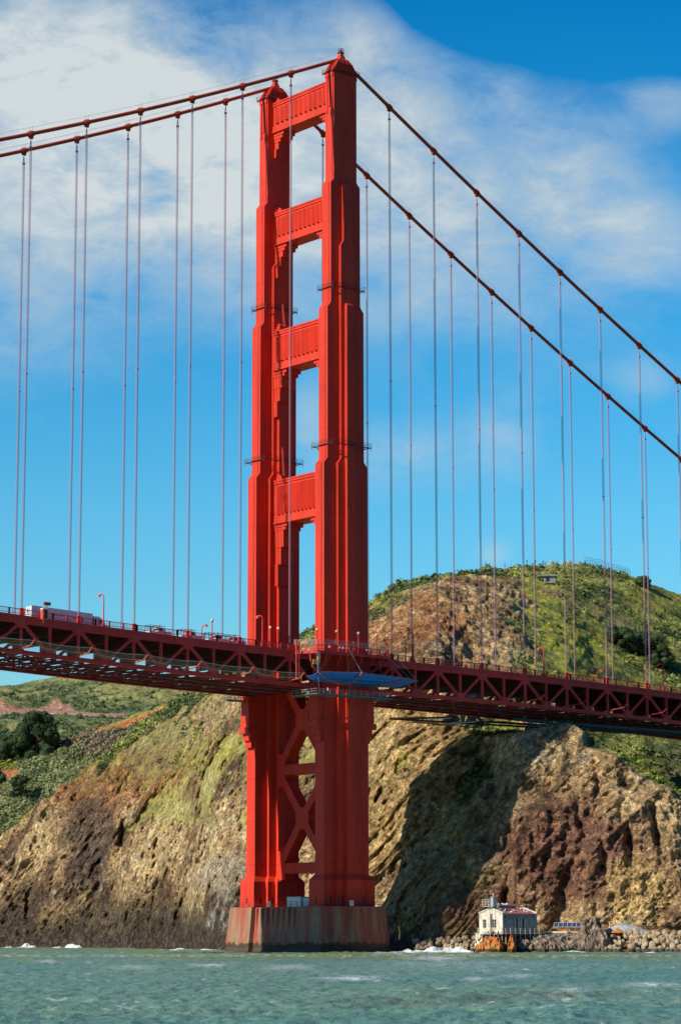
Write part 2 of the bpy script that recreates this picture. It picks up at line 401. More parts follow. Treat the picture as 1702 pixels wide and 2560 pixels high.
def terrain_main():
    cols = [
        (-230, [(925, -5), (935, 0), (940, 6), (945, 11), (950, 15), (955, 18), (960, 21), (966, 2205), (1010, 10), (1300, -4)]),
        (0, [(875, -5), (885, 0), (890, 9), (896, 17), (902, 24), (908, 29), (914, 34), (920, 2092), (960, 28), (1300, -4)]),
        (163, [(842, -5), (852, 0), (859, 13), (867, 26), (876, 37), (885, 46), (893, 52), (902, 1962), (940, 44), (1300, -4)]),
        (286, [(812, -5), (822, 0), (831, 15), (842, 31), (855, 45), (869, 56), (882, 64), (896, 1858), (935, 58), (1300, -4)]),
        (408, [(773, -5), (783, 0), (793, 16), (807, 34), (825, 50), (846, 64), (868, 75), (890, 1762), (935, 70), (1300, -4)]),
        (455, [(755, -5), (765, 0), (776, 17), (791, 35), (811, 53), (835, 68), (862, 80), (888, 1733), (935, 74), (1300, -4)]),
        (540, [(712, -5), (721, 0), (734, 19), (752, 37), (776, 56), (806, 72), (842, 84), (882, 1690), (935, 80), (1400, 20)]),
        (640, [(686, -5), (694, 0), (707, 20), (724, 40), (750, 60), (788, 78), (830, 93), (876, 1630), (935, 92), (1400, 40)]),
        (748, [(670, -5), (678, 0), (690, 20), (708, 41), (732, 62), (775, 82), (822, 99), (872, 1574), (940, 100), (1400, 60)]),
        (850, [(660, -5), (667, 0), (678, 20), (694, 41), (715, 61), (760, 84), (815, 104), (875, 1532), (950, 110), (1400, 70)]),
        (923, [(650, -5), (655, 0), (665, 19), (680, 40), (698, 59), (750, 83), (810, 106), (880, 1500), (960, 118), (1400, 80)]),
        (1000, [(641, -5), (646, 0), (652, 14), (662, 34), (680, 58), (735, 84), (805, 112), (885, 1450), (960, 128), (1400, 85)]),
        (1110, [(611, -5), (615, 0), (620, 10), (648, 28), (668, 52), (715, 78), (800, 112), (885, 1428), (965, 130), (1400, 88)]),
        (1180, [(612, -5), (617, 0), (623, 7), (633, 22), (670, 57), (712, 64), (795, 108), (895, 1418), (975, 132), (1400, 90)]),
        (1240, [(616, -5), (621, 0), (627, 7), (636, 26), (662, 56), (708, 62), (798, 106), (905, 1411), (980, 134), (1400, 92)]),
        (1300, [(609, -5), (614, 0), (621, 6), (628, 26), (648, 56), (705, 60), (800, 104), (925, 1406), (1000, 136), (1400, 95)]),
        (1430, [(604, -5), (609, 0), (618, 5), (624, 25), (654, 1806), (706, 56), (810, 100), (940, 1400), (1010, 138), (1400, 95)]),
        (1500, [(598, -5), (603, 0), (613, 5), (618, 24), (646, 1848), (700, 49), (820, 96), (945, 1401), (1010, 138), (1400, 95)]),
        (1600, [(595, -5), (600, 0), (610, 5), (614, 20), (636, 1908), (694, 42), (830, 92), (950, 1428), (1010, 132), (1400, 90)]),
        (1702, [(598, -5), (603, 0), (613, 5), (617, 16), (633, 1970), (696, 39), (840, 88), (960, 1466), (1020, 128), (1400, 85)]),
        (1900, [(606, -5), (611, 0), (618, 5), (624, 14), (640, 34), (706, 36), (850, 80), (970, 1530), (1030, 110), (1400, 70)])]
    us, t, DD, ZZ, dirs = loft_terrain(cols, [4, 60, 90, 95, 80, 60, 74, 26, 5], -230, 1900, 2.4, (6, 5))
    P = place(DD, ZZ, dirs); U, V = proj(P.reshape(-1, 3)); U = U.reshape(DD.shape); V = V.reshape(DD.shape)
    x, y, z = P[..., 0], P[..., 1], P[..., 2]
    rk = lambda a: np.interp(np.broadcast_to(us, U.shape), [-230, 0, 163, 286, 408, 453, 540, 640, 748, 923, 1042, 1151, 1248, 1357, 1498, 1563, 1628, 1702, 1900],
                             [2205, 2094, 1962, 1860, 1762, 1733, 1690, 1630, 1574, 1503, 1438, 1424, 1411, 1402, 1400, 1411, 1444, 1466, 1530])
    crest = rk(0); tt = np.broadcast_to(t[:, None], U.shape)
    n1 = fbm(x / 34, y / 34, z / 34, 5, 3); n2 = fbm(x / 9, y / 9, z / 9, 5, 41); n3 = fbm(x / 3.2, y / 3.2, z / 3.2, 3, 77)
    # vegetation cover -------------------------------------------------------
    veg = np.zeros_like(U)
    below = V - crest
    veg = np.maximum(veg, (1 - sm(below + n1 * 40 + n2 * 30, 8, 62 + 30 * (U < 640))) * sm(U, 120, 340) * (1 - sm(U, 980, 1240) * 0) * (V < 2050))
    veg = np.maximum(veg, ell(U, V, 520, 1880, 150, 120, n1 * .8 + n2 * 1.2) * .75 * sm(n2 + n3 * .7, -.3, .25))
    veg = np.maximum(veg, ell(U, V, 380, 1880, 120, 90, n1 * .6 + n2 * .5) * .6)
    hill = sm(U + (V - 1480) * -.25 + n1 * 130 + n2 * 60, 1265, 1345) * (tt > 5.0)
    veg = np.maximum(veg, hill * sm(n2 + n1 * .5 + .62, 0, .35))
    veg = np.maximum(veg, (tt > 4.0) * (tt < 5.3) * sm(U, 1120, 1220) * sm(n2 + .45, 0, .4))
    shadow_xr = np.interp(V, [1800, 1830, 1880, 1940, 2010, 2080, 2170, 2220, 2260, 2330], [1450, 1430, 1380, 1320, 1285, 1240, 1210, 1150, 1115, 1110])  # right edge of the deck's cast shadow; gully greenery stops there
    gul = ell(U, V, 1240, 1950, 170, 190, n1 * .5 + n2 * .4) * (tt <= 4.4) * (1 - sm(U + n2 * 20, shadow_xr - 30, shadow_xr - 5))
    veg = np.maximum(veg, gul * .9 * sm(n2 + n1, -.15, .25)); veg = np.maximum(veg, ell(U, V, 1130, 2130, 90, 150, n1 * .6 + n2 * .5) * .35)
    rdg = 1 - sm(np.abs(V - (1812 + (U - 1442) * .62)) + n2 * 30, 8, 34); veg = np.maximum(veg, rdg * sm(U, 1450, 1480))
    veg = np.maximum(veg, sm(U, 1400, 1470) * (V < 1812 + (U - 1442) * .62) * (tt > 3.9) * .95)
    veg = np.maximum(veg, (ell(U, V, 1015, 1915, 26, 45, n2 * .9) + ell(U, V, 950, 1990, 36, 24, n2 * .9)) * sm(n3 + n2, -.3, .2))
    low = sm(n2 + n1, .12, .42) * (tt > 2.6) * (U < 860) * .6; veg = np.maximum(veg, low * (V < 2080))
    veg = np.clip(veg, 0, 1)
    # relief -------------------------------------------------------------------
    rock = 1 - veg * .72
    c45 = math.cos(.75); s45 = math.sin(.75)
    h = (x * -.773 + y * .634)                       # horizontal across the view of the strait
    al = (h * c45 + z * s45); ac = (-h * s45 + z * c45)   # strata dip down to the left
    bed = ridged(al / 95, ac / 9 + n1 * .5, y / 60, 4, 5)
    gully = ridged(h / 26, z / 90, y / 60, 4, 9)
    blk = ridged(x / 14, y / 14, z / 14, 5, 21, .6)
    fine = ridged(x / 4.5, y / 4.5, z / 5.5, 4, 61, .62)
    def stepped(n_, k, e=.4):
        q = n_ * k; f_ = np.floor(q); return (f_ + sm(q - f_, 0, e)) / k
    blk = .68 * blk + .32 * stepped(blk + n3 * .12, 3.2); fine = .65 * fine + .35 * stepped(fine, 2.6); bed = .5 * bed + .5 * stepped(bed + n3 * .08, 3.0)
    wC = sm(U, 820, 960) * (1 - sm(U, 1150, 1230)) * (tt < 5)
    wD = sm(U, 1150, 1260) * (tt < 4.6)
    amp = sm(tt, 1.0, 1.7) * (1 - .5 * sm(tt, 7, 7.6))
    bed2 = ridged(al / 48, ac / 4.2 + n1 * .8, y / 34, 4, 15); lf = 1 - sm(U, 560, 760)
    hgt = rock * ((bed * (2.6 + 3.2 * wC)) + bed2 * (1.2 + 2.6 * wC + .8 * lf) + gully * (1.4 + 4.4 * wD) + blk * (3.2 - 2.4 * wC - .8 * wD) + ridged(x / 26, y / 26, z / 18, 3, 23, .45) * 5.0 * lf + fine * (1.3 - .5 * wC) + n3 * .8)
    hgt = hgt + veg * (n2 * 1.6 + np.abs(n3) * 1.1)
    hgt = hgt - 3.0
    bench = sm(U, 1290, 1400) * (tt < 2.1) ; amp = amp * (1 - .8 * bench)
    sw = sm(tt, 3.9, 5.4)
    DD2 = DD - hgt * amp * (.9 - .40 * sw) - ridged(x / 3.0, y / 3.0, z / 2.6, 2, 67) * .6 * amp * rock; ZZ2 = ZZ + hgt * amp * (.10 + .45 * sw)
    # big gully walls: two darker clefts on the left cliff, and beside the headland
    for (uc, vc, w, dp, sl) in ((225, 2140, 26, 9, .12), (385, 2250, 16, 7, -.05), (500, 2200, 20, 5, -.5), (1245, 2190, 22, 7, .35), (1400, 2230, 16, 7, -.2), (1560, 2100, 13, 8, .25), (1470, 1960, 9, 5, -.15), (1500, 2150, 10, 5, .35), (1640, 2080, 10, 6, .3), (1425, 2060, 9, 5, .25), (1345, 2130, 10, 5, -.1), (60, 2250, 10, 5, .2), (320, 2090, 10, 5, .1), (450, 2120, 9, 4, -.3)):
        ln = np.abs(U - uc - (V - vc) * sl + n1 * 60 + n2 * 14)
        DD2 = DD2 + dp * np.exp(-(ln / w) ** 2) * np.exp(-((V - vc) / (150.0 if w > 15 else 75.0)) ** 2) * amp * (.35 + .65 * sm(n2 + n1, -.25, .3))
    P = place(DD2, ZZ2, dirs)
    # colour (ground materials, plus shade painted into recesses, a cleft and shadowed greenery) ----------------------------------------
    c = np.zeros(U.shape + (3,)); c[:] = (.44, .29, .14)
    m1 = fbm(x / 18, y / 18, z / 18, 5, 91); m2 = fbm(x / 6, y / 6, z / 6, 4, 131)
    c = mixc(c, (.58, .42, .21), sm(m1 + m2 * .5, -.08, .35)); c = mixc(c, (.17, .10, .055), sm(-m1 + m2 * .6, .08, .4)); c = mixc(c, (.10, .065, .042), sm(-blk + m2 * .5, -.05, .4) * .6)  # last mix paints shade into the recesses of the relief
    c = mixc(c, (.55, .45, .28), sm(m2 + n3 * .5, .35, .7) * .7)
    c = mixc(c, (.38, .16, .06), (ell(U, V, 300, 1950, 230, 90, n1 * .8) + ell(U, V, 1000, 1560, 240, 90, n1 * .9)) .clip(0, 1) * .65)
    c = mixc(c, (.50, .40, .27), ell(U, V, 560, 2190, 110, 70, n1 * .6 + n2 * .3) * .8)
    c = mixc(c, (.52, .35, .13), wC * sm(bed + n2 * .6, -.1, .5) * .7)
    pur = ell(U, V, 1480, 2160, 215, 140, n1 * .6 + n2 * .35); c = mixc(c, (.19, .085, .06), pur * .88 * (tt < 4.1))
    c = mixc(c, (.33, .16, .10), pur * sm(m2, .1, .5) * .8)
    c = mixc(c, (.24, .10, .06), ell(U, V, 1200, 2280, 150, 70, n1 * .5) * .7)
    c = mixc(c, (.55, .38, .15), ell(U, V, 1590, 2230, 90, 110, n1 * .7 + n2 * .4) * .8)
    c = mixc(c, (.55, .28, .17), (ell(U, V, 1370, 1610, 70, 34, n1 * .7 + n2 * .5) + ell(U, V, 1330, 1455, 60, 18, n2 * .7)).clip(0, 1) * .9)
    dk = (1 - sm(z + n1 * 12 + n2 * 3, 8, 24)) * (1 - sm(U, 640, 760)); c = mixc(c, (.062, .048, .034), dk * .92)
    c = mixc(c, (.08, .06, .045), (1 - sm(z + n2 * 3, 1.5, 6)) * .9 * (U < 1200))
    c = mixc(c, (.085, .062, .05), ell(U, V, 230, 2140, 70, 130, n1 * .8 + n2 * .5) * .75)  # shade of the left cliff's cleft painted as a dark patch
    c = mixc(c, (.60, .58, .50), (ell(U, V, 560, 2290, 50, 45, n2 * 1.2) + ell(U, V, 955, 2300, 26, 60, n2 * 1.0)).clip(0, 1) * sm(n3, .0, .4) * .4)
    c = mixc(c, (.28, .17, .08), bench * 1.0)
    g = np.zeros_like(c); g[:] = (.155, .18, .05)
    g = mixc(g, (.32, .32, .08), sm(n2 + n1 * .5, -.08, .32)); g = mixc(g, (.055, .085, .03), sm(-n2 + n3 * .4, .15, .5))
    ylw = (ell(U, V, 1420, 1620, 150, 95, n1 * .9 + n2 * .5) + ell(U, V, 1330, 1500, 110, 80, n2 * .9) * .9 + ell(U, V, 530, 1880, 100, 70, n2 * .8) +
           ell(U, V, 1230, 1800, 120, 24, n2 * .4) + ell(U, V, 1560, 1690, 130, 50, n2 * .8) * .6 + rdg * .5 + ell(U, V, 1015, 1915, 40, 60, n2) + ell(U, V, 950, 1990, 50, 35, n2) + ell(U, V, 1640, 1480, 90, 50, n2 * .8) * .7).clip(0, 1)
    g = mixc(g, (.38, .38, .04), ylw * .8 * sm(n2 + n3 * .5, -.4, .3)); g = mixc(g, (.48, .34, .03), ylw * sm(n3, .25, .5) * .7)
    g = mixc(g, (.06, .085, .04), gul * .7 + (tt < 4.2) * sm(U, 1440, 1500) * (V < 1812 + (U - 1442) * .62) * .6)  # dark gully green, with deck shadow and shadowed slope painted into it
    g = mixc(g, (.20, .15, .10), sm(-n1 + n3 * .5, .25, .6) * .6)
    c = c * (1 - veg[..., None]) + g * veg[..., None]
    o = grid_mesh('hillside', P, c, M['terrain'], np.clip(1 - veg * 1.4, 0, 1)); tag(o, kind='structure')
    # shrub seeds on the vegetated parts
    ii = rng.integers(5, P.shape[0] - 8, 60000); jj = rng.integers(2, P.shape[1] - 2, 60000)
    ok = (veg[ii, jj] > .6) & (ylw[ii, jj] < .5) & (rng.random(60000) < .6) & (U[ii, jj] > -60) & (U[ii, jj] < 1760)
    ii, jj = ii[ok][:9500], jj[ok][:8000]
    for a, b in zip(ii, jj): SHR.append((P[a, b], .6 + rng.random() ** 2 * 1.3, g[a, b] * np.array([.85, .95, 1.0]) * rng.uniform(.45, 1.35)))
    return P, U, V, us

def terrain_back():
    # nearer brushy shoulder behind the left ridge
    cr = {-230: 1925, 0: 1893, 80: 1886, 130: 1862, 190: 1834, 225: 1822, 330: 1786, 408: 1756, 520: 1720}
    cols = [(u, [(1100, -2), (1130, zat(1130, u, v) * .45), (1190, zat(1190, u, v) * .80), (1240, v), (1300, zat(1240, u, v) - 14), (1420, zat(1240, u, v) - 40)]) for u, v in cr.items()]
    us, t, DD, ZZ, dirs = loft_terrain(cols, [50, 90, 90, 20, 8], -230, 520, 2.4, (6, 5))
    P = place(DD, ZZ, dirs); U, V = [q.reshape(DD.shape) for q in proj(P.reshape(-1, 3))]; x, y, z = P[..., 0], P[..., 1], P[..., 2]
    n1 = fbm(x / 30, y / 30, z / 30, 4, 301); n2 = fbm(x / 8, y / 8, z / 8, 4, 302); n3 = fbm(x / 2.6, y / 2.6, z / 2.6, 3, 303)
    P = place(DD - n1 * 5 - n2 * 1.5, ZZ + n1 * 2.5 + n2 * 1.2 + np.abs(n3) * .9, dirs)
    c = np.zeros(U.shape + (3,)); c[:] = (.15, .18, .07); c = mixc(c, (.24, .26, .11), sm(n2, -.1, .4)); c = mixc(c, (.06, .085, .035), sm(-n2 + n3 * .4, .1, .5))
    c = mixc(c, (.24, .17, .115), ell(U, V, 220, 1850, 130, 34, n1 * .7 + n2 * .3) * .75)
    cre = np.interp(us, list(cr), list(cr.values()))[None]
    c = mixc(c, (.50, .19, .075), ((1 - sm(np.abs(V - (cre + 14)) + n2 * 9, 5, 13)) * sm(U, 230, 260) * (1 - sm(U, 400, 425)) + ell(U, V, 120, 1880, 40, 12, n2 * .5) + ell(U, V, 20, 1938, 34, 14, n2 * .6)).clip(0, 1) * .9)
    c = mixc(c, (.27, .30, .04), ((1 - sm(np.abs(V - (cre + 2)) + n2 * 6, 3, 12)) * sm(U, 240, 300) + ell(U, V, 135, 1868, 34, 9, n2 * .5) + ell(U, V, 10, 1912, 30, 14, n2 * .6)).clip(0, 1) * .8)
    tag(grid_mesh('brushy_slope', P, c, M['terrain'], U * 0), kind='structure')
    ii = rng.integers(8, 225, 9000); jj = rng.integers(60, P.shape[1] - 2, 9000)
    for a, b in zip(ii, jj):
        if V[a, b] < 2110 and c[a, b, 0] < .26: SHR.append((P[a, b], .7 + rng.random() * 1.2, c[a, b] * rng.uniform(.8, 1.5)))
    # far green hill with the road cut
    cr = {-230: 1770, -60: 1727, 0: 1712, 60: 1705, 138: 1694, 250: 1684, 420: 1690, 560: 1712}
    cols = []
    for u, v in cr.items():
        cols.append((u, [(1350, 40), (1480, 1850 if u < 300 else 1840), (1560, 1786 + max(0, u - 120) * .055), (1563, 1781 + max(0, u - 120) * .055),
                         (1600, 1752), (1720, (v + 1752) / 2), (1820, v), (1900, zat(1820, u, v) - 15), (2300, 60)]))
    us, t, DD, ZZ, dirs = loft_terrain(cols, [20, 70, 6, 30, 60, 60, 12, 6], -230, 560, 2.4, (2, 5))
    P = place(DD, ZZ, dirs); U, V = [q.reshape(DD.shape) for q in proj(P.reshape(-1, 3))]; x, y, z = P[..., 0], P[..., 1], P[..., 2]
    n1 = fbm(x / 60, y / 60, z / 60, 4, 401); n2 = fbm(x / 16, y / 16, z / 16, 4, 402); n3 = fbm(x / 5, y / 5, z / 5, 3, 403); T2 = np.broadcast_to(t[:, None], U.shape)
    rw = (1 - sm(np.abs(T2 - 2.5), .5, 1.2)); k = 1 - rw
    P = place(DD - (n1 * 14 + n2 * 4) * k, ZZ + (n1 * 6 + n2 * 2.0 + np.abs(n3) * 1.2) * k, dirs)
    c = np.zeros(U.shape + (3,)); c[:] = (.15, .185, .075); c = mixc(c, (.27, .26, .09), sm(n2 + n1 * .6, 0, .4)); c = mixc(c, (.085, .115, .055), sm(-n2 + n3 * .5, .05, .45))
    top = 1756 + 9 * np.sin(us * .035)[None] + 5 * np.abs(np.sin(us * .09 + 1))[None] + n2 * 9
    cut = sm(V, top - 2 + np.maximum(0, U - 175) * .26, top + 3 + np.maximum(0, U - 175) * .26) * (T2 >= 2.9) * (T2 < 4.5) * (1 - sm(U, 300, 322))
    c = mixc(c, (.50, .26, .18), cut * .8); c = mixc(c, (.40, .17, .12), cut * sm(n3, .0, .4) * .6)
    c = mixc(c, (.42, .34, .28), (T2 > 2.3) * (T2 < 3.0) * (1 - sm(U, 300, 322)) * .85)
    tag(grid_mesh('distant_green_hill', P, c, M['terrain'], U * 0), kind='structure')
    ii = rng.integers(22, 200, 2600); jj = rng.integers(60, P.shape[1] - 2, 2600)
    for a, b in zip(ii, jj):
        if c[a, b, 0] < .2 and V[a, b] < 1880: SHR.append((P[a, b], .8 + rng.random() * 1.6, c[a, b] * rng.uniform(.55, 1.1)))

MAINP = terrain_main()
terrain_back()

def tri_cloud(name, V3, colr):
    """V3: (n,3,3) leaf triangles"""
    n = len(V3); me = bpy.data.meshes.new(name); me.vertices.add(n * 3); me.vertices.foreach_set('co', V3.reshape(-1).astype(np.float32))
    me.loops.add(n * 3); me.loops.foreach_set('vertex_index', np.arange(n * 3, dtype=np.int32)); me.polygons.add(n)
    me.polygons.foreach_set('loop_start', np.arange(n, dtype=np.int32) * 3); me.polygons.foreach_set('loop_total', np.full(n, 3, dtype=np.int32))
    me.update(calc_edges=True)
    a = me.color_attributes.new('Col', 'FLOAT_COLOR', 'POINT'); c = np.ones((n * 3, 4), np.float32); c[:, :3] = np.repeat(colr, 3, 0); a.data.foreach_set('color', c.reshape(-1))
    me.materials.append(M['leaf']); o = bpy.data.objects.new(name, me); COL.objects.link(o); return o
def leaves(cen, rad, size, n):
    """n leaf triangles in a noisy dome of radii rad"""
    d = rng.normal(size=(n, 3)); d /= np.linalg.norm(d, axis=1)[:, None]
    r = rng.uniform(.55, 1.0, n)[:, None]; p = np.array(cen) + d * r * np.array(rad)
    t1 = rng.normal(size=(n, 3)); t1 /= np.linalg.norm(t1, axis=1)[:, None]
    # leaves roughly tangent to the dome so light reads as clumps
    t1 -= d * (t1 * d).sum(1)[:, None] * .75; t2 = np.cross(d, t1)
    s = size * rng.uniform(.6, 1.4, n)[:, None]
    return np.stack([p + t1 * s, p - t1 * s * .5 + t2 * s * .8, p - t1 * s * .5 - t2 * s * .8], 1)
def build_shrubs():
    A = []; Cc = []
    for p, s, c in SHR:
        n = 20; w = rng.uniform(.8, 1.3)
        A.append(leaves(p + np.array([0, 0, s * .25]), (s * w, s * w, s * .7), s * .38, n)); Cc.append(np.clip(c[None] * rng.uniform(.7, 1.3, (n, 1)), .01, .6))
    o = tri_cloud('ground_cover_shrubs', np.concatenate(A), np.concatenate(Cc)); tag(o, 'low grey green coastal scrub and coyote brush covering the hillsides', 'shrubs', kind='stuff')
build_shrubs()

# ------------------------------------------------------------------ water
def build_water():
    nr, nc = 760, 620
    inv = np.linspace(1 / 95.0, 1 / 1250.0, nr); d = 1 / inv
    a = np.linspace(-1150, 2850, nc); DD = np.repeat(d[:, None], nc, 1)
    dirs = np.array([ray(u, 2340)[:2] / math.hypot(*ray(u, 2340)[:2]) for u in a]); P = place(DD, DD * 0, dirs); x, y = P[..., 0], P[..., 1]
    # wind chop running along the strait; wave size follows what the distance can hold
    w1 = fbm(x / 9, y / 5, x * 0 + .3, 3, 501); w2 = fbm(x / 3.4, y / 2.0, x * 0 + 2.3, 3, 502); w3 = fbm(x / 1.1, y / .7, x * 0 + 4.3, 3, 503)
    z = w1 * .40 + (1 - np.abs(w2) * 2) * .26 + w3 * .22
    P[..., 2] = z - .1
    big = fbm(x / 70, y / 28, x * 0, 3, 504)
    foam = sm(w2 + w3 * .6 + big * .35, .62, .78) * .6
    U, V = [q.reshape(DD.shape) for q in proj(P.reshape(-1, 3))]
    for (u, v, ru, rv, k) in ((880, 2446, 95, 5, 1), (1640, 2462, 80, 4, 1), (520, 2411, 60, 4, .8), (1090, 2395, 90, 5, .8), (1430, 2474, 60, 4, .6), (120, 2403, 40, 3, .7), (1190, 2448, 60, 4, .5), (720, 2418, 90, 5, .5),
                          (1150, 2410, 300, 10, .25), (330, 2418, 70, 3, .6), (1290, 2440, 60, 4, .5)):
        foam = np.maximum(foam, k * np.exp(-(((U - u) / ru) ** 2) * 2) * np.exp(-((V - v - w1 * 5) / rv) ** 2) * sm(w3 + w2 * .6, -.35, .2))
    foam = np.maximum(foam, .75 * sm(V, 2392, 2380) * sm(U, 900, 960) * (1 - sm(U, 1180, 1230)) * sm(w3 + w2 + big * .3, -.1, .4))
    foam = np.maximum(foam, .6 * (1 - sm(np.abs(V - 2390), 0, 4)) * sm(w3 + w2, .0, .5))
    c = np.zeros(U.shape + (3,)); c[:] = (.17, .30, .21); c = mixc(c, (.20, .26, .08), sm(d, 300, 520)[:, None] * np.ones_like(U) * sm(big + .55, 0, .5) * .8)
    c = mixc(c, (.12, .26, .21), sm(-big, .05, .35) * .7); c = mixc(c, (.07, .15, .11), sm(-w2 + w3 * .5, .15, .5) * .5); c = mixc(c, (.15, .12, .07), sm(big + w1 * .5, .32, .6) * sm(U, 700, 1000) * .45)
    c = mixc(c, (.80, .83, .80), np.clip(foam, 0, 1))
    def f(T, b, o):
        a_ = T.n('ShaderNodeAttribute', attribute_name='Col').outputs['Color']; p = pos(T)
        T.put(b.inputs['Base Color'], a_); b.inputs['Roughness'].default_value = .42; b.inputs['IOR'].default_value = 1.33; b.inputs['Specular IOR Level'].default_value = .35
        n = T.noise(T.mapping(p, (1, 1.5, 1)), 1.2, 6, .65)
        bp = T.n('ShaderNodeBump', ins={'Strength': .9, 'Distance': .35, 'Height': n}); T.put(b.inputs['Normal'], bp)
    m = mat('sea_water', f); M['water'] = m
    o = grid_mesh('water', P, c, m); tag(o, kind='structure')
    # the rest of the sea, one sheet to the horizon
    mb = MB(); R = 22000; n = 48
    mb.add([(0, 0, -.9)] + [(R * math.cos(2 * math.pi * k / n), R * math.sin(2 * math.pi * k / n), -.9) for k in range(n)], [(0, k + 1, (k + 1) % n + 1) for k in range(n)])
    def g(T, b, o):
        p = pos(T); n = T.noise(p, .25, 8, .65)
        T.put(b.inputs['Base Color'], T.mix(n, (.06, .16, .14), (.12, .21, .13))); b.inputs['Roughness'].default_value = .3
        bp = T.n('ShaderNodeBump', ins={'Strength': 1.0, 'Distance': .6, 'Height': T.noise(p, .5, 8, .7)}); T.put(b.inputs['Normal'], bp)
    tag(mb.build('open_sea_water', mat('open_sea', g)), kind='structure')
    # breaking foam on the shore
    def foamy(T, b, o):
        T.put(b.inputs['Base Color'], T.mix(T.noise(pos(T), 1.4, 5), (.60, .68, .66), (.90, .92, .90))); b.inputs['Roughness'].default_value = .8
    mf = mat('surf_foam', foamy); A = []
    nr, nc = 26, 220
    for k, (u0, u1, d0, d1, hh) in enumerate(((930, 1196, 592, 612, 1.9), (0, 125, 864, 882, 1.25), (120, 235, 840, 858, 1.35), (350, 560, 700, 716, .6), (-60, 330, 845, 858, .45), (560, 960, 596, 606, .35), (1290, 1530, 590, 605, .5), (1530, 1710, 586, 596, .4), (-150, 0, 880, 892, 1.0))):
        s = np.linspace(0, 1, nc)[None]; t = np.linspace(0, 1, nr)[:, None]; uu = (u0 + (u1 - u0) * s) + t * 0; DD = d0 + (d1 - d0) * t + 0 * s
        dr = np.array([ray(u, 2340)[:2] / math.hypot(*ray(u, 2340)[:2]) for u in uu[0]]); P = place(DD, DD * 0, dr); x, y = P[..., 0], P[..., 1]
        n_ = fbm(x / 3.0, y / 3.0, x * 0 + k, 4, 601); env = np.sin(np.pi * s) ** .6 * np.sin(np.pi * t) ** .8
        if k == 0: env = env * (.35 + .65 * s ** 1.5)
        P[..., 2] = env * hh * (.5 + n_ * 1.7) - .22
        A.append(P)
    R_ = []
    me = bpy.data.meshes.new('surf_foam'); vs = []; fs = []
    for P in A:
        o0 = len(vs); vs += [tuple(q) for q in P.reshape(-1, 3)]
        fs += [(o0 + i * nc + j, o0 + i * nc + j + 1, o0 + (i + 1) * nc + j + 1, o0 + (i + 1) * nc + j) for i in range(nr - 1) for j in range(nc - 1)]
    me.from_pydata(vs, [], fs); me.materials.append(mf); me.polygons.foreach_set('use_smooth', [True] * len(fs)); o = bpy.data.objects.new('surf_foam', me); COL.objects.link(o)
    tag(o, 'white surf breaking along the foot of the cliffs and rocks', 'surf', kind='stuff')
build_water()

# ================================================================== THE BRIDGE
E0, SP, HY = 16.27, 15.24, 13.715
def zd(x): return 71.7 + .0135 * x + .000155 * x * x if x > 0 else 71.7 - .00014 * x * x
def zc(x): return 226 - .46652 * x + .00044 * x * x if x > 0 else 226 + .58289 * x + .00032 * x * x
NODES = [E0 + SP * k for k in range(10)] + [-(E0 + SP * k) for k in range(11)]
bridge = thing('suspension_bridge', 'tall red suspension bridge tower with cables and a trussed deck crossing the strait', 'bridge', (0, 0, 0))

def outline(L0, L1, L2, W0, W1, W2, cy=0.0):
    q = [(L0, W0), (L1, W0), (L1, W1), (L2, W1), (L2, W2)]
    pts = q + [(-x, y) for x, y in reversed(q)] + [(-x, -y) for x, y in q] + [(x, -y) for x, y in reversed(q)]
    return [(x, y + cy) for x, y in reversed(pts)]
def leg(cy):
    W0, W1, W2 = 1.75, 2.82, 3.88
    lv = [(10.9, 8.05, 4.45, 2.3, 2.8, 3.9, 4.9), (17.3, 8.05, 4.45, 2.3, 2.8, 3.9, 4.9), (18.7, 7.0, 3.4, 1.25, W0, W1, W2), (119.6, 7.0, 3.4, 1.25, W0, W1, W2),
          (120.9, 5.85, 2.35, 1.25, W0, W1, W2), (159.4, 5.85, 2.35, 1.25, W0, W1, W2), (160.1, 5.2, 2.35, 1.2, W0, W1, W2), (160.9, 4.75, 2.35, .9, W0, W1, W1 + .002),
          (175.6, 4.75, 2.35, .9, W0, W1, W1 + .002), (177.0, 4.75, 1.4, .6, W0, W1, W1 + .002), (191.9, 4.75, 1.4, .6, W0, W1, W1 + .002),
          (192.9, 3.9, 1.3, .5, W0, W0 + .2, W0 + .202), (193.3, 3.7, 1.2, .5, W0, W0 + .004, W0 + .006), (221.6, 3.7, 1.2, .5, W0, W0 + .004, W0 + .006)]
    mb = MB(); mb.loft([[(x, y, z) for x, y in outline(*p, cy)] for z, *p in lv])
    return mb
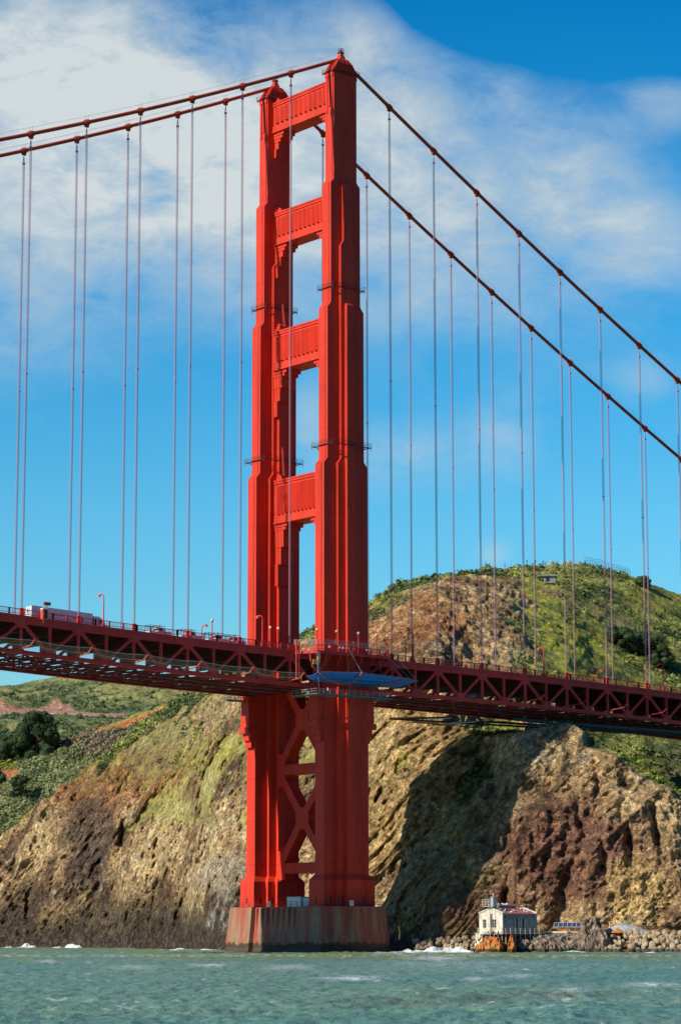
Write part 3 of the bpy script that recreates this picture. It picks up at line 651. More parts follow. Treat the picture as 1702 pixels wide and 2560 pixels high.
for cy in (HY, -HY):
    lg = leg(cy).build('tower_leg', M['red'], bridge)
    # fluted head under the saddle, seams of access ladders, portholes
    mb = MB()
    for sx in (1, -1):
        for yo in (-1.05, 0, 1.05): mb.box(sx * 3.7, sx * 3.95, cy + yo - .32, cy + yo + .32, 212.5 - abs(yo) * 1.5, 221.3)
        mb.box(sx * 3.7, sx * 4.05, cy - 1.6, cy + 1.6, 220.4, 221.4)
    each(mb, 'head_fluting', M['red'], lg)
    # crown: housing over the cable saddle
    mb = MB(); r0 = [(4.2, 2.0), (-4.2, 2.0), (-4.2, -2.0), (4.2, -2.0)]
    def rect(a, b, z): return [(a, cy + b, z), (-a, cy + b, z), (-a, cy - b, z), (a, cy - b, z)]
    mb.loft([rect(3.9, 1.9, 222.1), rect(3.6, 1.75, 222.7), rect(2.6, 1.55, 224.3), rect(1.35, 1.2, 225.5), rect(.9, .9, 225.7)])
    n = 11
    for i in range(n):
        f0 = (i + .5) / n * 2 - 1
        for s in (1, -1):
            mb.beam((f0 * 3.7, cy + s * 1.80, 222.6), (f0 * 2.65, cy + s * 1.62, 224.35), .16, .2); mb.beam((f0 * 2.65, cy + s * 1.62, 224.35), (f0 * 1.35, cy + s * 1.25, 225.55), .14, .2)
    for i in range(5):
        f0 = (i + .5) / 5 * 2 - 1
        for s in (1, -1): mb.beam((s * 3.7, cy + f0 * 1.6, 222.6), (s * 2.7, cy + f0 * 1.45, 224.3), .16, .2); mb.beam((s * 2.7, cy + f0 * 1.45, 224.3), (s * 1.4, cy + f0 * 1.1, 225.5), .14, .2)
    cr = mb.build('saddle_housing', M['red'], lg)
    mb = MB(); mb.loft([[(a * x, cy + a * y, z) for x, y in ((1, 1), (-1, 1), (-1, -1), (1, -1))] for z, a in ((225.6, .95), (226.2, .8), (227.2, .45), (227.5, .42))])
    mb.build('beacon_turret', M['red'], cr)
    mb = MB()
    for zz in (227.6, 228.1, 228.55):
        ps = [(.75 * math.cos(t), cy + .75 * math.sin(t), zz) for t in [2 * math.pi * k / 10 for k in range(11)]]; mb.tube(ps, .06, 4)
    for k in range(5):
        t = 2 * math.pi * k / 5; mb.beam((.75 * math.cos(t), cy + .75 * math.sin(t), 227.5), (.75 * math.cos(t), cy + .75 * math.sin(t), 228.7), .07, .07)
    mb.tube([(0, cy, 227.4), (0, cy, 229.0)], .07, 5); mb.sphere((0, cy, 228.2), .28); mb.box(-.7, .7, cy - .7, cy + .7, 227.45, 227.55)
    mb.build('beacon_cage', M['darkred'], cr)
    # walkways ringing the leg
    for zz, L, W in ((221.6, 3.7, 1.75), (164.6, 4.75, 2.8), (124.2, 5.85, 3.85)):
        mb = MB(); g = .6 if zz > 200 else .38
        a, b = L + g, W + g
        mb.box(-a, a, cy + W, cy + b, zz, zz + .14); mb.box(-a, a, cy - b, cy - W, zz, zz + .14); mb.box(L, a, cy - W, cy + W, zz + .004, zz + .144); mb.box(-a, -L, cy - W, cy + W, zz + .004, zz + .144)
        for rz_ in (.55, 1.1):
            z_ = zz + rz_; P4 = [(a, cy + b, z_), (-a, cy + b, z_), (-a, cy - b, z_), (a, cy - b, z_)]
            for i in range(4): mb.beam(P4[i], P4[(i + 1) % 4], .06, .06)
        k = max(3, int(a / .9))
        for i in range(k + 1):
            x = -a + 2 * a * i / k
            for y in (cy + b, cy - b): mb.beam((x, y, zz), (x, y, zz + 1.15), .07, .07); mb.beam((x, y, zz), (x, y - math.copysign(g, y - cy), zz - .55), .1, .12)
        mb.build('maintenance_walkway', M['darkred'], lg)
    # stepped brackets on the face of the leg, under the deck
    for sx in (1, -1):
        for oy in ((cy - math.copysign(0, cy)),):
            mb = MB(); y0, y1 = cy - 1.55, cy + 1.55
            mb.box(sx * 7.0, sx * 9.0, y0, y1, 55.0, 63.4); mb.box(sx * 6.9, sx * 9.5, y0 - .35, y1 + .35, 54.1, 55.6); mb.box(sx * 7.0, sx * 8.5, y0 + .1, y1 - .1, 52.3, 54.1)
            mb.box(sx * 7.0, sx * 7.9, y0 + .3, y1 - .3, 50.6, 52.3)
            mb.build('stepped_bracket', M['red'], lg)
    mb = MB()
    for x in (-3.6, 3.0, 5.9): mb.box(x - .25, x + .25, cy + (2.8 if abs(x) > 4.5 else 3.9) - .02, cy + (2.8 if abs(x) > 4.5 else 3.9) + .03, 11.9, 13.4)
    for x in (5.6,): mb.box(8.04, 8.09, cy - .3, cy + .2, 11.9, 13.3)
    each(mb, 'access_door', M['black'], lg)

# portal struts above the roadway
ST = [(212.1, 219.9, 2.0, 11.95, 4.4, 6.6), (181.3, 189.7, 2.05, 10.9, 4.6, 8.5), (147.7, 157.7, 2.5, 10.6, 5.0, 12.0), (107.5, 118.4, 2.7, 9.85, 5.1, 15.8)]
for k, (z0, z1, X, YE, co, dep) in enumerate(ST):
    mb = MB(); mb.box(-X, X, -YE - .3, YE + .3, z0, z1)
    mb.box(-X - .42, X + .42, -YE, YE, z1, z1 + .42); mb.box(-X - .25, X + .25, -YE + .002, YE - .002, z1 - .6, z1 - .001)
    mb.box(-X - .40, X + .40, -YE + .004, YE - .004, z0 + .02, z0 + .5); mb.box(-X - .22, X + .22, -YE + .006, YE - .006, z0 + .51, z0 + 1.9)
    s = mb.build('portal_strut', M['red'], bridge)
    n = 11; pit = (2 * YE - 2.2) / n
    for sx in (1, -1):
        mb = MB()
        for i in range(n):
            y = -YE + 1.1 + pit * (i + .5)
            tri = [(sx * (X + .002), y - pit * .36), (sx * (X + .80), y), (sx * (X + .002), y + pit * .36)]
            if sx < 0: tri = tri[::-1]
            mb.prism(tri, z0 + 2.35, z1 - 1.3)
        each(mb, 'flute', M['red'], s)
    for sy in (1, -1):
        mb = MB()
        f = lambda off: sy * (YE - off)
        xw = X - .1
        mb.box(-xw, xw, sy * (YE + .3), f(co), z0 - .85, z0 - .004)
        mb.box(-xw + .12, xw - .12, sy * (YE + .3), f(co * .82), z0 - 1.7, z0 - .85)
        mb.box(-xw + .24, xw - .24, sy * (YE + .3), f(co * .62), z0 - dep * .38, z0 - 1.7)
        mb.box(-xw + .36, xw - .36, sy * (YE + .3), f(co * .40), z0 - dep * .66, z0 - dep * .38)
        mb.box(-xw + .20, xw - .20, sy * (YE + .3), f(co * .20), z0 - dep, z0 - dep * .66)
        mb.build('corbel', M['red'], s)
        mb = MB(); mb.box(-X * .8, X * .8, sy * (YE + .2), f(2.2), z1 + .42, z1 + 1.3); mb.box(-X * .6, X * .6, sy * (YE + .2), f(1.2), z1 + 1.3, z1 + 2.0); mb.build('stepped_cap', M['red'], s)
# inclined inspection ladders standing on two struts
for z0, h in ((159.2, 6.2), (120.0, 7.5)):
    mb = MB()
    for dy in (-.28, .28): mb.beam((1.5, -7.6 + dy, z0), (1.5, -8.4 + dy, z0 + h), .09, .09)
    for i in range(14): mb.beam((1.5, -7.9 - .8 * i / 14, z0 + .3 + i * h / 15), (1.5, -7.3 - .8 * i / 14, z0 + .3 + i * h / 15), .07, .07)
    mb.build('inspection_ladder', M['pinkred'], bridge)

# cross bracing of the tower below the deck
def xbrace(c, z0, z1, gus):
    mb = MB(); T_ = 1.5
    for sy in (1, -1):
        for (ya, za), (yb, zb) in (((0, c), (sy * 8.7, z1)), ((0, c), (sy * 8.7, z0))): mb.beam((0, ya, za), (0, yb, zb), 2 * T_, 2.15, up=(0, sy * (zb - za), -(yb - ya) * sy))
    mb.loft([[(x, y, z) for y, z in ((-2.55, c - .9), (-1.2, c - 2.7), (1.2, c - 2.7), (2.55, c - .9), (2.55, c + .9), (1.2, c + 2.7), (-1.2, c + 2.7), (-2.55, c + .9))] for x in (T_ + .03, -T_ - .03)])
    return mb.build('diagonal_brace', M['red'], bridge)
xbrace(57.1, 46.5, 68.5, 0); xbrace(32.7, 21.6, 43.5, 0)
for z0, z1 in ((43.6, 46.2), (19.2, 21.8)):
    mb = MB(); mb.box(-1.46, 1.46, -9.9, 9.9, z0, z1)
    for sy in (1, -1):
        lo = z0 - 3.0 if z0 > 30 else 17.6
        q = [(sy * 9.95, lo), (sy * 8.6, lo), (sy * 7.0, z0 - 1.4), (sy * 7.0, z1 + 1.6), (sy * 8.7, z1 + 3.0), (sy * 9.95, z1 + 3.0)]
        mb.loft([[(x, y, z) for y, z in (q if sy < 0 else q[::-1])] for x in (-1.49, 1.49)])
    mb.build('horizontal_brace', M['red'], bridge)

# main cables
for y in (HY, -HY):
    xs = np.concatenate([np.linspace(205, 0, 42), np.linspace(0, -185, 38)[1:]])
    mb = MB(); mb.tube([(x, y, zc(x)) for x in xs], .46, 12); cb = mb.build('main_cable', M['cable'], bridge, True)
    for x in NODES:
        s = 1 if x > 0 else -1; a = np.array([x - .75, y, zc(x - .75)]); b = np.array([x + .75, y, zc(x + .75)])
        m2 = MB(); m2.tube([a, b], .62, 10); m2.tube([a * .75 + b * .25, a * .6 + b * .4], .76, 8); m2.tube([a * .4 + b * .6, a * .25 + b * .75], .76, 8)
        m2.box(x - .5, x + .5, y - .3, y + .3, zc(x) - 1.15, zc(x) - .4); m2.build('cable_band', M['cable'], cb)
    for dy in (-.55, .55):
        m3 = MB(); m3.tube([(x, y + dy, zc(x) + 1.55) for x in xs], .022, 3, False)
        for x in NODES: m3.beam((x, y + dy, zc(x)), (x, y + dy, zc(x) + 1.75), .05, .05)
        m3.build('hand_rope', M['rope'], cb)
    for x in NODES:
        m4 = MB(); zt, zb = zc(x) - 1.0, zd(x) - .4
        for dx in (-.19, .19):
            for dy in (-.14, .14):
                m4.beam((x, y, zt), (x + dx, y + dy, zt - 2.2), .07, .07); m4.tube([(x + dx, y + dy, zt - 2.2), (x + dx, y + dy, zb)], .046, 5, False)
        m4.box(x - .3, x + .3, y - .22, y + .22, zt - 2.5, zt - 2.1)
        zz = zb + (zt - zb) * .5; m4.box(x - .26, x + .26, y - .2, y + .2, zz, zz + .25)
        m4.build('suspender_rope', M['rope'], bridge)
        m5 = MB(); m5.box(x - .45, x + .45, y - .3, y + .3, zd(x) - .5, zd(x) + 2.0); m5.build('suspender_socket', M['truss'], bridge)

# stiffening trusses and the deck they carry
XE1, XE0 = NODES[9], NODES[20]
def nodes_half():
    r = []
    x = 8.65
    while x < XE1 + .1: r.append(x); x += SP / 2
    x = -8.65
    while x > XE0 - .1: r.append(x); x -= SP / 2
    return r
HN = nodes_half(); TD = 7.9
for y in (HY, -HY):
  for sp_ in (1, -1):
    hn = [x for x in HN if x * sp_ > 0]; e_ = sp_ * 7.1
    mb = MB(); m1 = MB(); m0 = MB()
    for a, b in zip([e_] + hn[:-1], hn):
        mb.beam((a, y, zd(a) - .75), (b, y, zd(b) - .75), .95, 1.35); m1.beam((a, y, zd(a) - .04), (b, y, zd(b) - .04), 1.25, .1)
        m0.beam((a, y, zd(a) - TD), (b, y, zd(b) - TD), .9, .95)
    tr = mb.build('stiffening_truss', M['truss'], bridge); m0.build('bottom_chord', M['truss'], tr); m1.build('chord_flange', M['truss'], tr)
    for x in hn:
        top = any(abs(x - q) < .1 for q in NODES)
        m2 = MB(); m2.beam((x, y, zd(x) - 1.3), (x, y, zd(x) - TD + .4), .62, .5, up=(1, 0, 0)); m2.build('truss_post', M['truss'], tr)
        m2 = MB(); zz = zd(x) - .75 if top else zd(x) - TD; g = 1.5; s_ = -1 if top else 1
        m2.loft([[(x + a, y + w, zz + s_ * b) for a, b in ((-g, -.45), (g, -.45), (g, .5), (g * .75, 1.6), (-g * .75, 1.6), (-g, .5))] for w in (-.51, .51)])
        m2.build('gusset_plate', M['truss'], tr)
        if top:
            for d in (-1, 1):
                x2 = x + d * SP / 2
                m2 = MB(); m2.beam((x, y, zd(x) - 1.1), (x2, y, zd(x2) - TD + .3), .6, .62); m2.build('truss_diagonal', M['truss'], tr)
for sgn in (1, -1):
    xs = [x for x in HN if x * sgn > 0]
    for x in xs:
        mb = MB(); z = zd(x); mb.box(x - .2, x + .2, -HY + .48, HY - .48, z - 3.1, z - .5); mb.box(x - .35, x + .35, -HY + .48, HY - .48, z - 3.3, z - 3.1)
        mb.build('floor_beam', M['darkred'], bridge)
        # lower lateral bracing under the deck
    for y in np.linspace(-11.5, 11.5, 9):
        mb = MB()
        for a, b in zip(xs[:-1], xs[1:]): mb.beam((a, y, zd(a) - 1.1), (b, y, zd(b) - 1.1), .25, .8)
        mb.build('deck_stringer', M['darkred'], bridge)
    mb = MB()
    for i, (a, b) in enumerate(zip(xs[:-1], xs[1:])):
        za, zb = zd(a) - TD - .1, zd(b) - TD - .1
        mb.beam((a, -HY, za), (a, HY, za), .45, .5); 
        mb.beam((a, -HY, za), ((a + b) / 2, 0, (za + zb) / 2), .4, .45); mb.beam(((a + b) / 2, 0, (za + zb) / 2), (b, -HY, zb), .4, .45)
        mb.beam((a, HY, za), ((a + b) / 2, 0, (za + zb) / 2), .4, .45); mb.beam(((a + b) / 2, 0, (za + zb) / 2), (b, HY, zb), .4, .45)
        mb.beam((a, -HY, za + 1.1), (a, HY, za + 1.1), .3, .3)
        for k in range(8):
            y0 = -HY + k * HY / 4; mb.beam((a, y0, za), (a, y0 + HY / 4, za + 1.1) if k % 2 == 0 else (a, y0 + HY / 4, za), .18, .18)
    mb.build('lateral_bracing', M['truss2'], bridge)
    for y in (-9, -3.5, 3.5, 9):
        mb = MB()
        for a, b in zip(xs[:-1], xs[1:]):
            mb.beam((a, y, zd(a) - TD - .75), (b, y, zd(b) - TD - .75), .2, .3); m_ = (a + b) / 2
            mb.beam((m_, y, zd(m_) - TD - .52), (m_, y, zd(m_) - TD + .2), .16, .16)
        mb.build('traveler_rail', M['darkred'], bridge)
    for y in (-10.5, 10.5):
        mb = MB(); mb.tube([(a, y, zd(a) - TD + .9) for a in xs], .16, 6); mb.build('utility_pipe', M['darkred'], bridge)
# road slab, kerbs and sidewalks
def strip(y0, y1, dz0, dz1, name, m, xs=None):
    xs = xs or list(np.linspace(XE1, 0, 24)) + list(np.linspace(0, XE0, 24))[1:]
    mb = MB(); rings = [[(x, y0, zd(x) + dz0), (x, y1, zd(x) + dz0), (x, y1, zd(x) + dz1), (x, y0, zd(x) + dz1)] for x in xs]; mb.loft(rings); return mb.build(name, m, bridge)
strip(-9.4, 9.4, -.45, .12, 'roadway', M['asphalt'])
for s in (1, -1):
    for a, b in ((XE1, 7.2), (-7.2, XE0)):
        strip(s * 9.41, s * (HY + .62), .02, .32, 'sidewalk', M['truss'], list(np.linspace(a, b, 24)))
        strip(s * (HY + .63), s * (HY + .75), -.28, .34, 'sidewalk_fascia', M['truss'], list(np.linspace(a, b, 24)))
    strip(s * 9.6, s * 9.9, .33, .60, 'kerb_rail', M['grey'])
def railing(pts, name='railing', par=bridge, h=1.35, m=None, post=3.81, pick=.42, gap=.32):
    """steel pedestrian railing following pts (x,y,z at walkway level)"""
    mb = MB(); P = [np.array(p, float) for p in pts]
    for a, b in zip(P[:-1], P[1:]):
        L = np.linalg.norm(b - a); n = max(1, round(L / post)); k = max(1, round(L / pick))
        mb.beam(a + (0, 0, h), b + (0, 0, h), .14, .13); mb.beam(a + (0, 0, gap), b + (0, 0, gap), .10, .12)
        for i in range(n + 1): p = a + (b - a) * i / n; mb.beam(p, p + (0, 0, h + .1), .30, .26, up=(b - a) / L)
        for i in range(1, k): p = a + (b - a) * i / k; mb.beam(p + (0, 0, gap), p + (0, 0, h), .11, .05, up=(b - a) / L)
    return mb.build(name, m or M['truss'], par)
for s in (1, -1):
    yy = s * (HY + .5)
    for rr_ in (list(np.linspace(XE1, 15.5, 13)), list(np.linspace(-13.5, XE0, 13))):
        railing([(x, yy, zd(x) + .33) for x in rr_])
# walkway bulging round the near leg and the far leg
def bulge(s):
    z = 71.95; P = [(15.3, HY + .5), (12.4, 19.6), (-9.6, 20.2), (-13.5, HY + .5)]
    P = [(x, y * s) for x, y in P]
    mb = MB(); rect_ = P + [(-13.5, 12.0 * s), (15.3, 12.0 * s)]
    poly = rect_ if s < 0 else rect_[::-1]
    mb.prism(poly, z - .12, z + .12)
    w = mb.build('tower_walkway', M['truss'], bridge)
    mb = MB()
    for a, b in zip(P[:-1], P[1:]): mb.beam((*a, z - .38), (*b, z - .38), .25, .5)
    for x in np.linspace(-9, 11.5, 7):
        mb.beam((x, 19.4 * s, z - .5), (x, 14.0 * s, z - .5), .3, .5); mb.beam((x, 19.2 * s, z - .7), (x, 17.3 * s, z - 3.2), .28, .28)
    mb.beam((-12.6, 17.0 * s, z - .5), (-7.6, 15.5 * s, z - 3.8), .5, .7)
    mb.build('walkway_bracket', M['truss'], w)
    railing([(x, y, z + .12) for x, y in P], par=w, m=M['truss'] if s < 0 else M['truss'], post=2.6)
    mb = MB()
    for a, b in zip(P[:-1], P[1:]):
        a3, b3 = np.array([*a, z + 1.4]), np.array([*b, z + 1.4]); n = max(1, round(np.linalg.norm(b3 - a3) / 5))
        for i in range(n + 1): p = a3 + (b3 - a3) * i / n; mb.beam(p, p + (0, 0, 1.6), .07, .07)
    each(mb, 'fence_post', M['grey'], w)
    mb = MB()
    for a, b in zip(P[:-1], P[1:]): mb.beam((*a, z + 2.15), (*b, z + 2.15), .02, 1.5)
    mb.build('mesh_fence', M['net'], w)
bulge(1); bulge(-1)

# concrete pier
pier = thing('bridge_pier', 'rust streaked concrete pier standing in the water under the red tower', 'pier', (0, 0, 0))
def pier_out(g):
    q = [(9.9 + g, 9.3), (9.9 + g, 18.2 + g * .6), (8.2 + g, 18.8 + g), (6.9 + g, 19.3 + g), (6.5 + g, 20.4 + g), (3.9 + g, 20.9 + g), (3.6 + g, 21.7 + g)]
    h = [(8.7 + g, 9.1)] + q; full = h + [(-x, y) for x, y in reversed(h)]
    return full + [(-x, -y) for x, y in full]
mb = MB(); mb.loft([[(x, y, z) for x, y in reversed(pier_out(g))] for z, g in ((-3, 1.3), (.4, 1.15), (1.2, .9), (1.9, 1.0), (5.5, .55), (10.7, .05), (10.95, 0.0))]); mb.build('pier_shaft', M['concrete'], pier)
mb = MB()
for y0 in np.linspace(-8.4, 8.4, 9): mb.box(8.6, 9.25, y0 - .28, y0 + .28, 1.6, 10.6); mb.box(-9.25, -8.6, y0 - .28, y0 + .28, 1.6, 10.6)
each(mb, 'timber_fender', M['concrete'], pier)
mb = MB(); P = [(9.7, -17.9), (9.7, 17.9), (6.4, 20.1), (3.4, 21.4), (-3.4, 21.4), (-6.4, 20.1), (-9.7, 17.9), (-9.7, -17.9), (-3.4, -21.4), (3.4, -21.4), (9.7, -17.9)]
for a, b in zip(P[:-1], P[1:]):
    a = np.array([*a, 10.95]); b = np.array([*b, 10.95]); n = max(1, round(np.linalg.norm(b - a) / 2.4))
    for h in (.6, 1.15): mb.beam(a + (0, 0, h), b + (0, 0, h), .07, .07)
    for i in range(n): p = a + (b - a) * i / n; mb.beam(p, p + (0, 0, 1.2), .08, .08)
mb.build('pier_railing', M['darkred'], pier)
# things on the pier
c = thing('site_container', 'white metal site container on the pier between the two tower legs', 'container', (6.2, 5.2, 10.96), math.radians(0))
mb = MB(); mb.box(-1.6, 1.4, -3.4, 2.0, .12, 2.3); mb.build('container_body', M['white'], c)
mb = MB(); [mb.box(1.4, 1.45, y - .06, y + .06, .2, 2.2) for y in np.linspace(-3.2, 1.9, 14)]; each(mb, 'panel_rib', M['white'], c)
mb = MB(); mb.box(-1.7, 1.5, -3.5, 2.1, 2.3, 2.4); mb.box(-1.6, 1.4, -3.4, 2.0, 0, .12); mb.build('container_frame', M['grey'], c)
c = thing('storage_cabinet', 'pale ribbed storage cabinet beside the white container on the pier', 'cabinet', (6.3, 9.2, 10.96))
mb = MB(); mb.box(-1.2, 1.2, -1.2, 1.2, .1, 2.1); mb.build('cabinet_body', M['grey'], c)
mb = MB(); [mb.box(1.2, 1.27, y - .09, y + .09, .2, 2.0) for y in (-.9, -.45, 0, .45, .9)]; each(mb, 'door_rib', M['white'], c)
def f_sign(T, b, o):
    T.put(b.inputs['Base Color'], (.80, .80, .78, 1)); b.inputs['Roughness'].default_value = .5
M['sign'] = mat('sign_face', f_sign)
for (x, y, rz, lab) in ((9.82, -2.5, 0, 'small white notice board on the pier railing below the far tower leg'), (3.5, 21.55, math.pi / 2, 'small white notice board on the pier railing below the near tower leg')):
    s = thing('notice_board', lab, 'sign', (x, y, 11.0), rz, 'white notice boards on the pier railing')
    mb = MB(); mb.box(-.03, .03, -.6, .6, .1, 1.3); mb.build('board', M['sign'], s)
    mb = MB(); 
    for zz, a, b in ((.95, -.35, .1), (.95, .18, .4), (.7, -.15, .15), (.45, -.4, -.05), (.45, .05, .38)): mb.box(.031, .045, a, b, zz - .07, zz + .07)
    mb.build('lettering', M['black'], s)
    mb = MB(); mb.box(-.08, -.031, -.5, -.42, 0, 1.3); mb.box(-.08, -.031, .42, .5, 0, 1.3); each(mb, 'post', M['grey'], s)

# ================================================================== street lamps
def lamp_proto():
    t = thing('street_lamp', 'x', 'street lamp', (0, 0, 0))
    mb = MB(); mb.box(-.3, .3, -.25, .25, 0, 1.1); mb.tube([(0, 0, 1), (0, 0, 6.9)], [.17, .13], 8); mb.tube([(0, 0, 6.85), (0, -.12, 7.35), (0, -.5, 7.75), (0, -1.0, 7.85), (0, -1.5, 7.75)], .12, 7); mb.build('lamp_post', M['truss'], t)
    mb = MB(); mb.tube([(0, -1.35, 7.78), (0, -1.6, 7.74), (0, -2.2, 7.6), (0, -2.35, 7.55)], [.14, .3, .27, .12], 8); mb.build('lamp_head', M['pinkred'], t)
    mb = MB(); mb.box(-.2, .2, -2.25, -1.65, 7.3, 7.4); mb.build('lens', M['yellow'], t)
    return t
LP = lamp_proto(); first = True
for x, s, lab in ((69.7, 1, 'tall red street lamp with curved arm beside the white semi trailer'), (23.8, 1, 'red street lamp with curved arm standing against the left tower leg'),
                  (-24.3, 1, 'dark red street lamp with curved arm just right of the near tower leg'), (-70.0, 1, 'dark street lamp with curved arm midway along the right span'),
                  (-115.6, 1, 'red street lamp with curved arm nearest the right end of the deck'), (23.4, -1, 'far side red street lamp left of the tower, its arm pointing right'),
                  (69.2, -1, 'far side red street lamp behind the truck tractor, only its head showing'), (-69.9, -1, 'far side street lamp with orange head right of the tower, arm pointing right'),
                  (-115.2, -1, 'far side street lamp with bright orange head at the right end of the deck')):
    if s < 0 and x > 60: continue
    o = LP if first else copy_tree(LP); first = False
    o.location = (x, s * 12.6, zd(x) + .32); o.rotation_euler = (0, 0, 0 if s > 0 else math.pi); o['label'] = lab; o['group'] = 'street lamps along the bridge deck'
def ball_proto():
    t = thing('globe_lamp', 'x', 'lamp', (0, 0, 0))
    mb = MB(); mb.tube([(0, 0, 0), (0, 0, .5), (0, 0, 4.6)], [.22, .15, .12], 8); mb.box(-.2, .2, -.2, .2, 4.5, 4.65); mb.build('lamp_post', M['red'], t)
    mb = MB(); mb.sphere((0, 0, 4.98), .36, 10, 8); mb.build('globe', M['bulb'], t, True)
    return t
BP = ball_proto(); first = True
for x, y, z, lab in ((39.4, 13.4, 0, 'globe lamp between the service trucks, farthest left'), (22.0, 13.4, 0, 'globe lamp against the far leg, left of the pair there'), (19.6, 13.4, 0, 'globe lamp against the far leg, right of the pair there'),
                     (12.3, 19.3, 0, 'globe lamp at the left corner of the walkway round the near leg'), (6.4, 19.6, 0, 'globe lamp in front of the lit strip of the near leg'), (-.3, 19.8, 0, 'globe lamp in front of the dark face of the near leg'),
                     (-6.0, 19.9, 0, 'globe lamp at the right edge of the near leg'), (-9.5, 19.9, 0, 'globe lamp at the right corner of the tower walkway'), (-21.1, 13.4, 0, 'left globe lamp of the pair right of the tower walkway'),
                     (-23.2, 13.4, 0, 'right globe lamp of the pair right of the tower walkway'), (-40.1, 13.4, 0, 'lone globe lamp before the tan cliff on the right span')):
    o = BP if first else copy_tree(BP); first = False
    o.location = (x, y, (zd(x) + .32) if y < 15 else 72.07); o['label'] = lab; o['group'] = 'globe lamps along the bridge walkway'

# ================================================================== vehicles on the deck
def wheel(mbt, x, y, r=.5, w=.3, z=None):
    mbt.tube([(x, y - w / 2, r if z is None else z), (x, y + w / 2, r if z is None else z)], r, 14)
ZR = lambda x: zd(x) + .12
tk = thing('semi_truck', 'long white semi truck and trailer crossing the bridge behind the railing', 'truck', (76.0, 5.0, ZR(76.0)))
slope = (ZR(85) - ZR(66)) / 19
tk.rotation_euler = (0, -math.atan(slope), 0)
mb = MB(); mb.box(-7.4, 9.2, -1.3, 1.3, 1.15, 4.12); tr = mb.build('trailer', M['white'], tk)
mb = MB(); mb.box(-7.42, 9.22, -1.32, 1.32, 4.12, 4.2); mb.box(-7.42, 9.22, -1.31, 1.31, 1.03, 1.15); mb.build('trailer_rail', M['grey'], tr)
mb = MB(); mb.box(9.22, 9.26, -.03, .03, 1.2, 4.1); mb.box(9.22, 9.25, -1.28, -1.2, 1.2, 4.1); mb.box(9.22, 9.25, 1.2, 1.28, 1.2, 4.1)
for y in (-.5, .5): mb.tube([(9.27, y, 1.25), (9.27, y, 4.0)], .03, 5)
mb.build('rear_door_bars', M['grey'], tr)
def star(mb, cx, cz, r, y=None, x=None):
    for k in range(4):
        a = math.pi * k / 4
        mb.beam((cx - r * math.cos(a), y, cz - r * math.sin(a)), (cx + r * math.cos(a), y, cz + r * math.sin(a)), .03, .16) if y is not None else mb.beam((x, cx - r * math.cos(a), cz - r * math.sin(a)), (x, cx + r * math.cos(a), cz + r * math.sin(a)), .03, .16)
mb = MB(); star(mb, -.45, 3.1, .42, None, 9.25); mb.build('rear_emblem', M['pinkred'], tr)
mb = MB(); mb.tube([(-3.4, 1.31, 2.55), (-3.4, 1.335, 2.55)], .55, 18); mb.box(-4.9, -1.9, 1.31, 1.33, 2.42, 2.72); mb.build('side_emblem', M['darkred'], tr)
fc = bpy.data.curves.new('lettering', 'FONT'); fc.body = 'NNPTL.com'; fc.size = .62; fc.extrude = .01; fc.materials.append(M['black'])
fo = bpy.data.objects.new('lettering', fc); COL.objects.link(fo); fo.parent = tr; fo.location = (3.95, 1.325, 2.55); fo.rotation_euler = (math.pi / 2, 0, math.pi); fc.align_x = 'LEFT'; fc.offset = .012
bpy.context.view_layer.update(); _me = bpy.data.meshes.new_from_object(fo.evaluated_get(bpy.context.evaluated_depsgraph_get())); _mw = (fo.location.copy(), fo.rotation_euler.copy())
bpy.data.objects.remove(fo); fo = bpy.data.objects.new('lettering', _me); COL.objects.link(fo); fo.parent = tr; fo.location, fo.rotation_euler = _mw
mb = MB()
for x in (8.2, 6.9, -6.1, -7.4, -11.6):
    for y in (-1.0, 1.0): wheel(mb, x, y)
each(mb, 'wheel', M['blackband'], tk)
mb = MB(); mb.loft([[(x, s * w, z) for s, w, z in ((-1, 1.15, .8), (1, 1.15, .8), (1, 1.15, zt), (-1, 1.15, zt))] for x, zt in ((-7.9, 3.7), (-9.3, 3.75), (-10.2, 3.2), (-10.7, 2.1), (-12.4, 1.75), (-12.6, .85))]); cb = mb.build('cab', M['white'], tk)
mb = MB(); mb.box(-10.1, -9.2, 1.13, 1.17, 2.1, 2.95); mb.box(-10.1, -9.2, -1.17, -1.13, 2.1, 2.95); each(mb, 'side_window', M['glass'], cb)
mb = MB(); mb.box(-12.2, -6.5, -.9, .9, .6, .85); mb.tube([(-7.8, 1.0, .9), (-7.8, 1.0, 3.6)], .09, 6); mb.build('chassis', M['black'], tk)
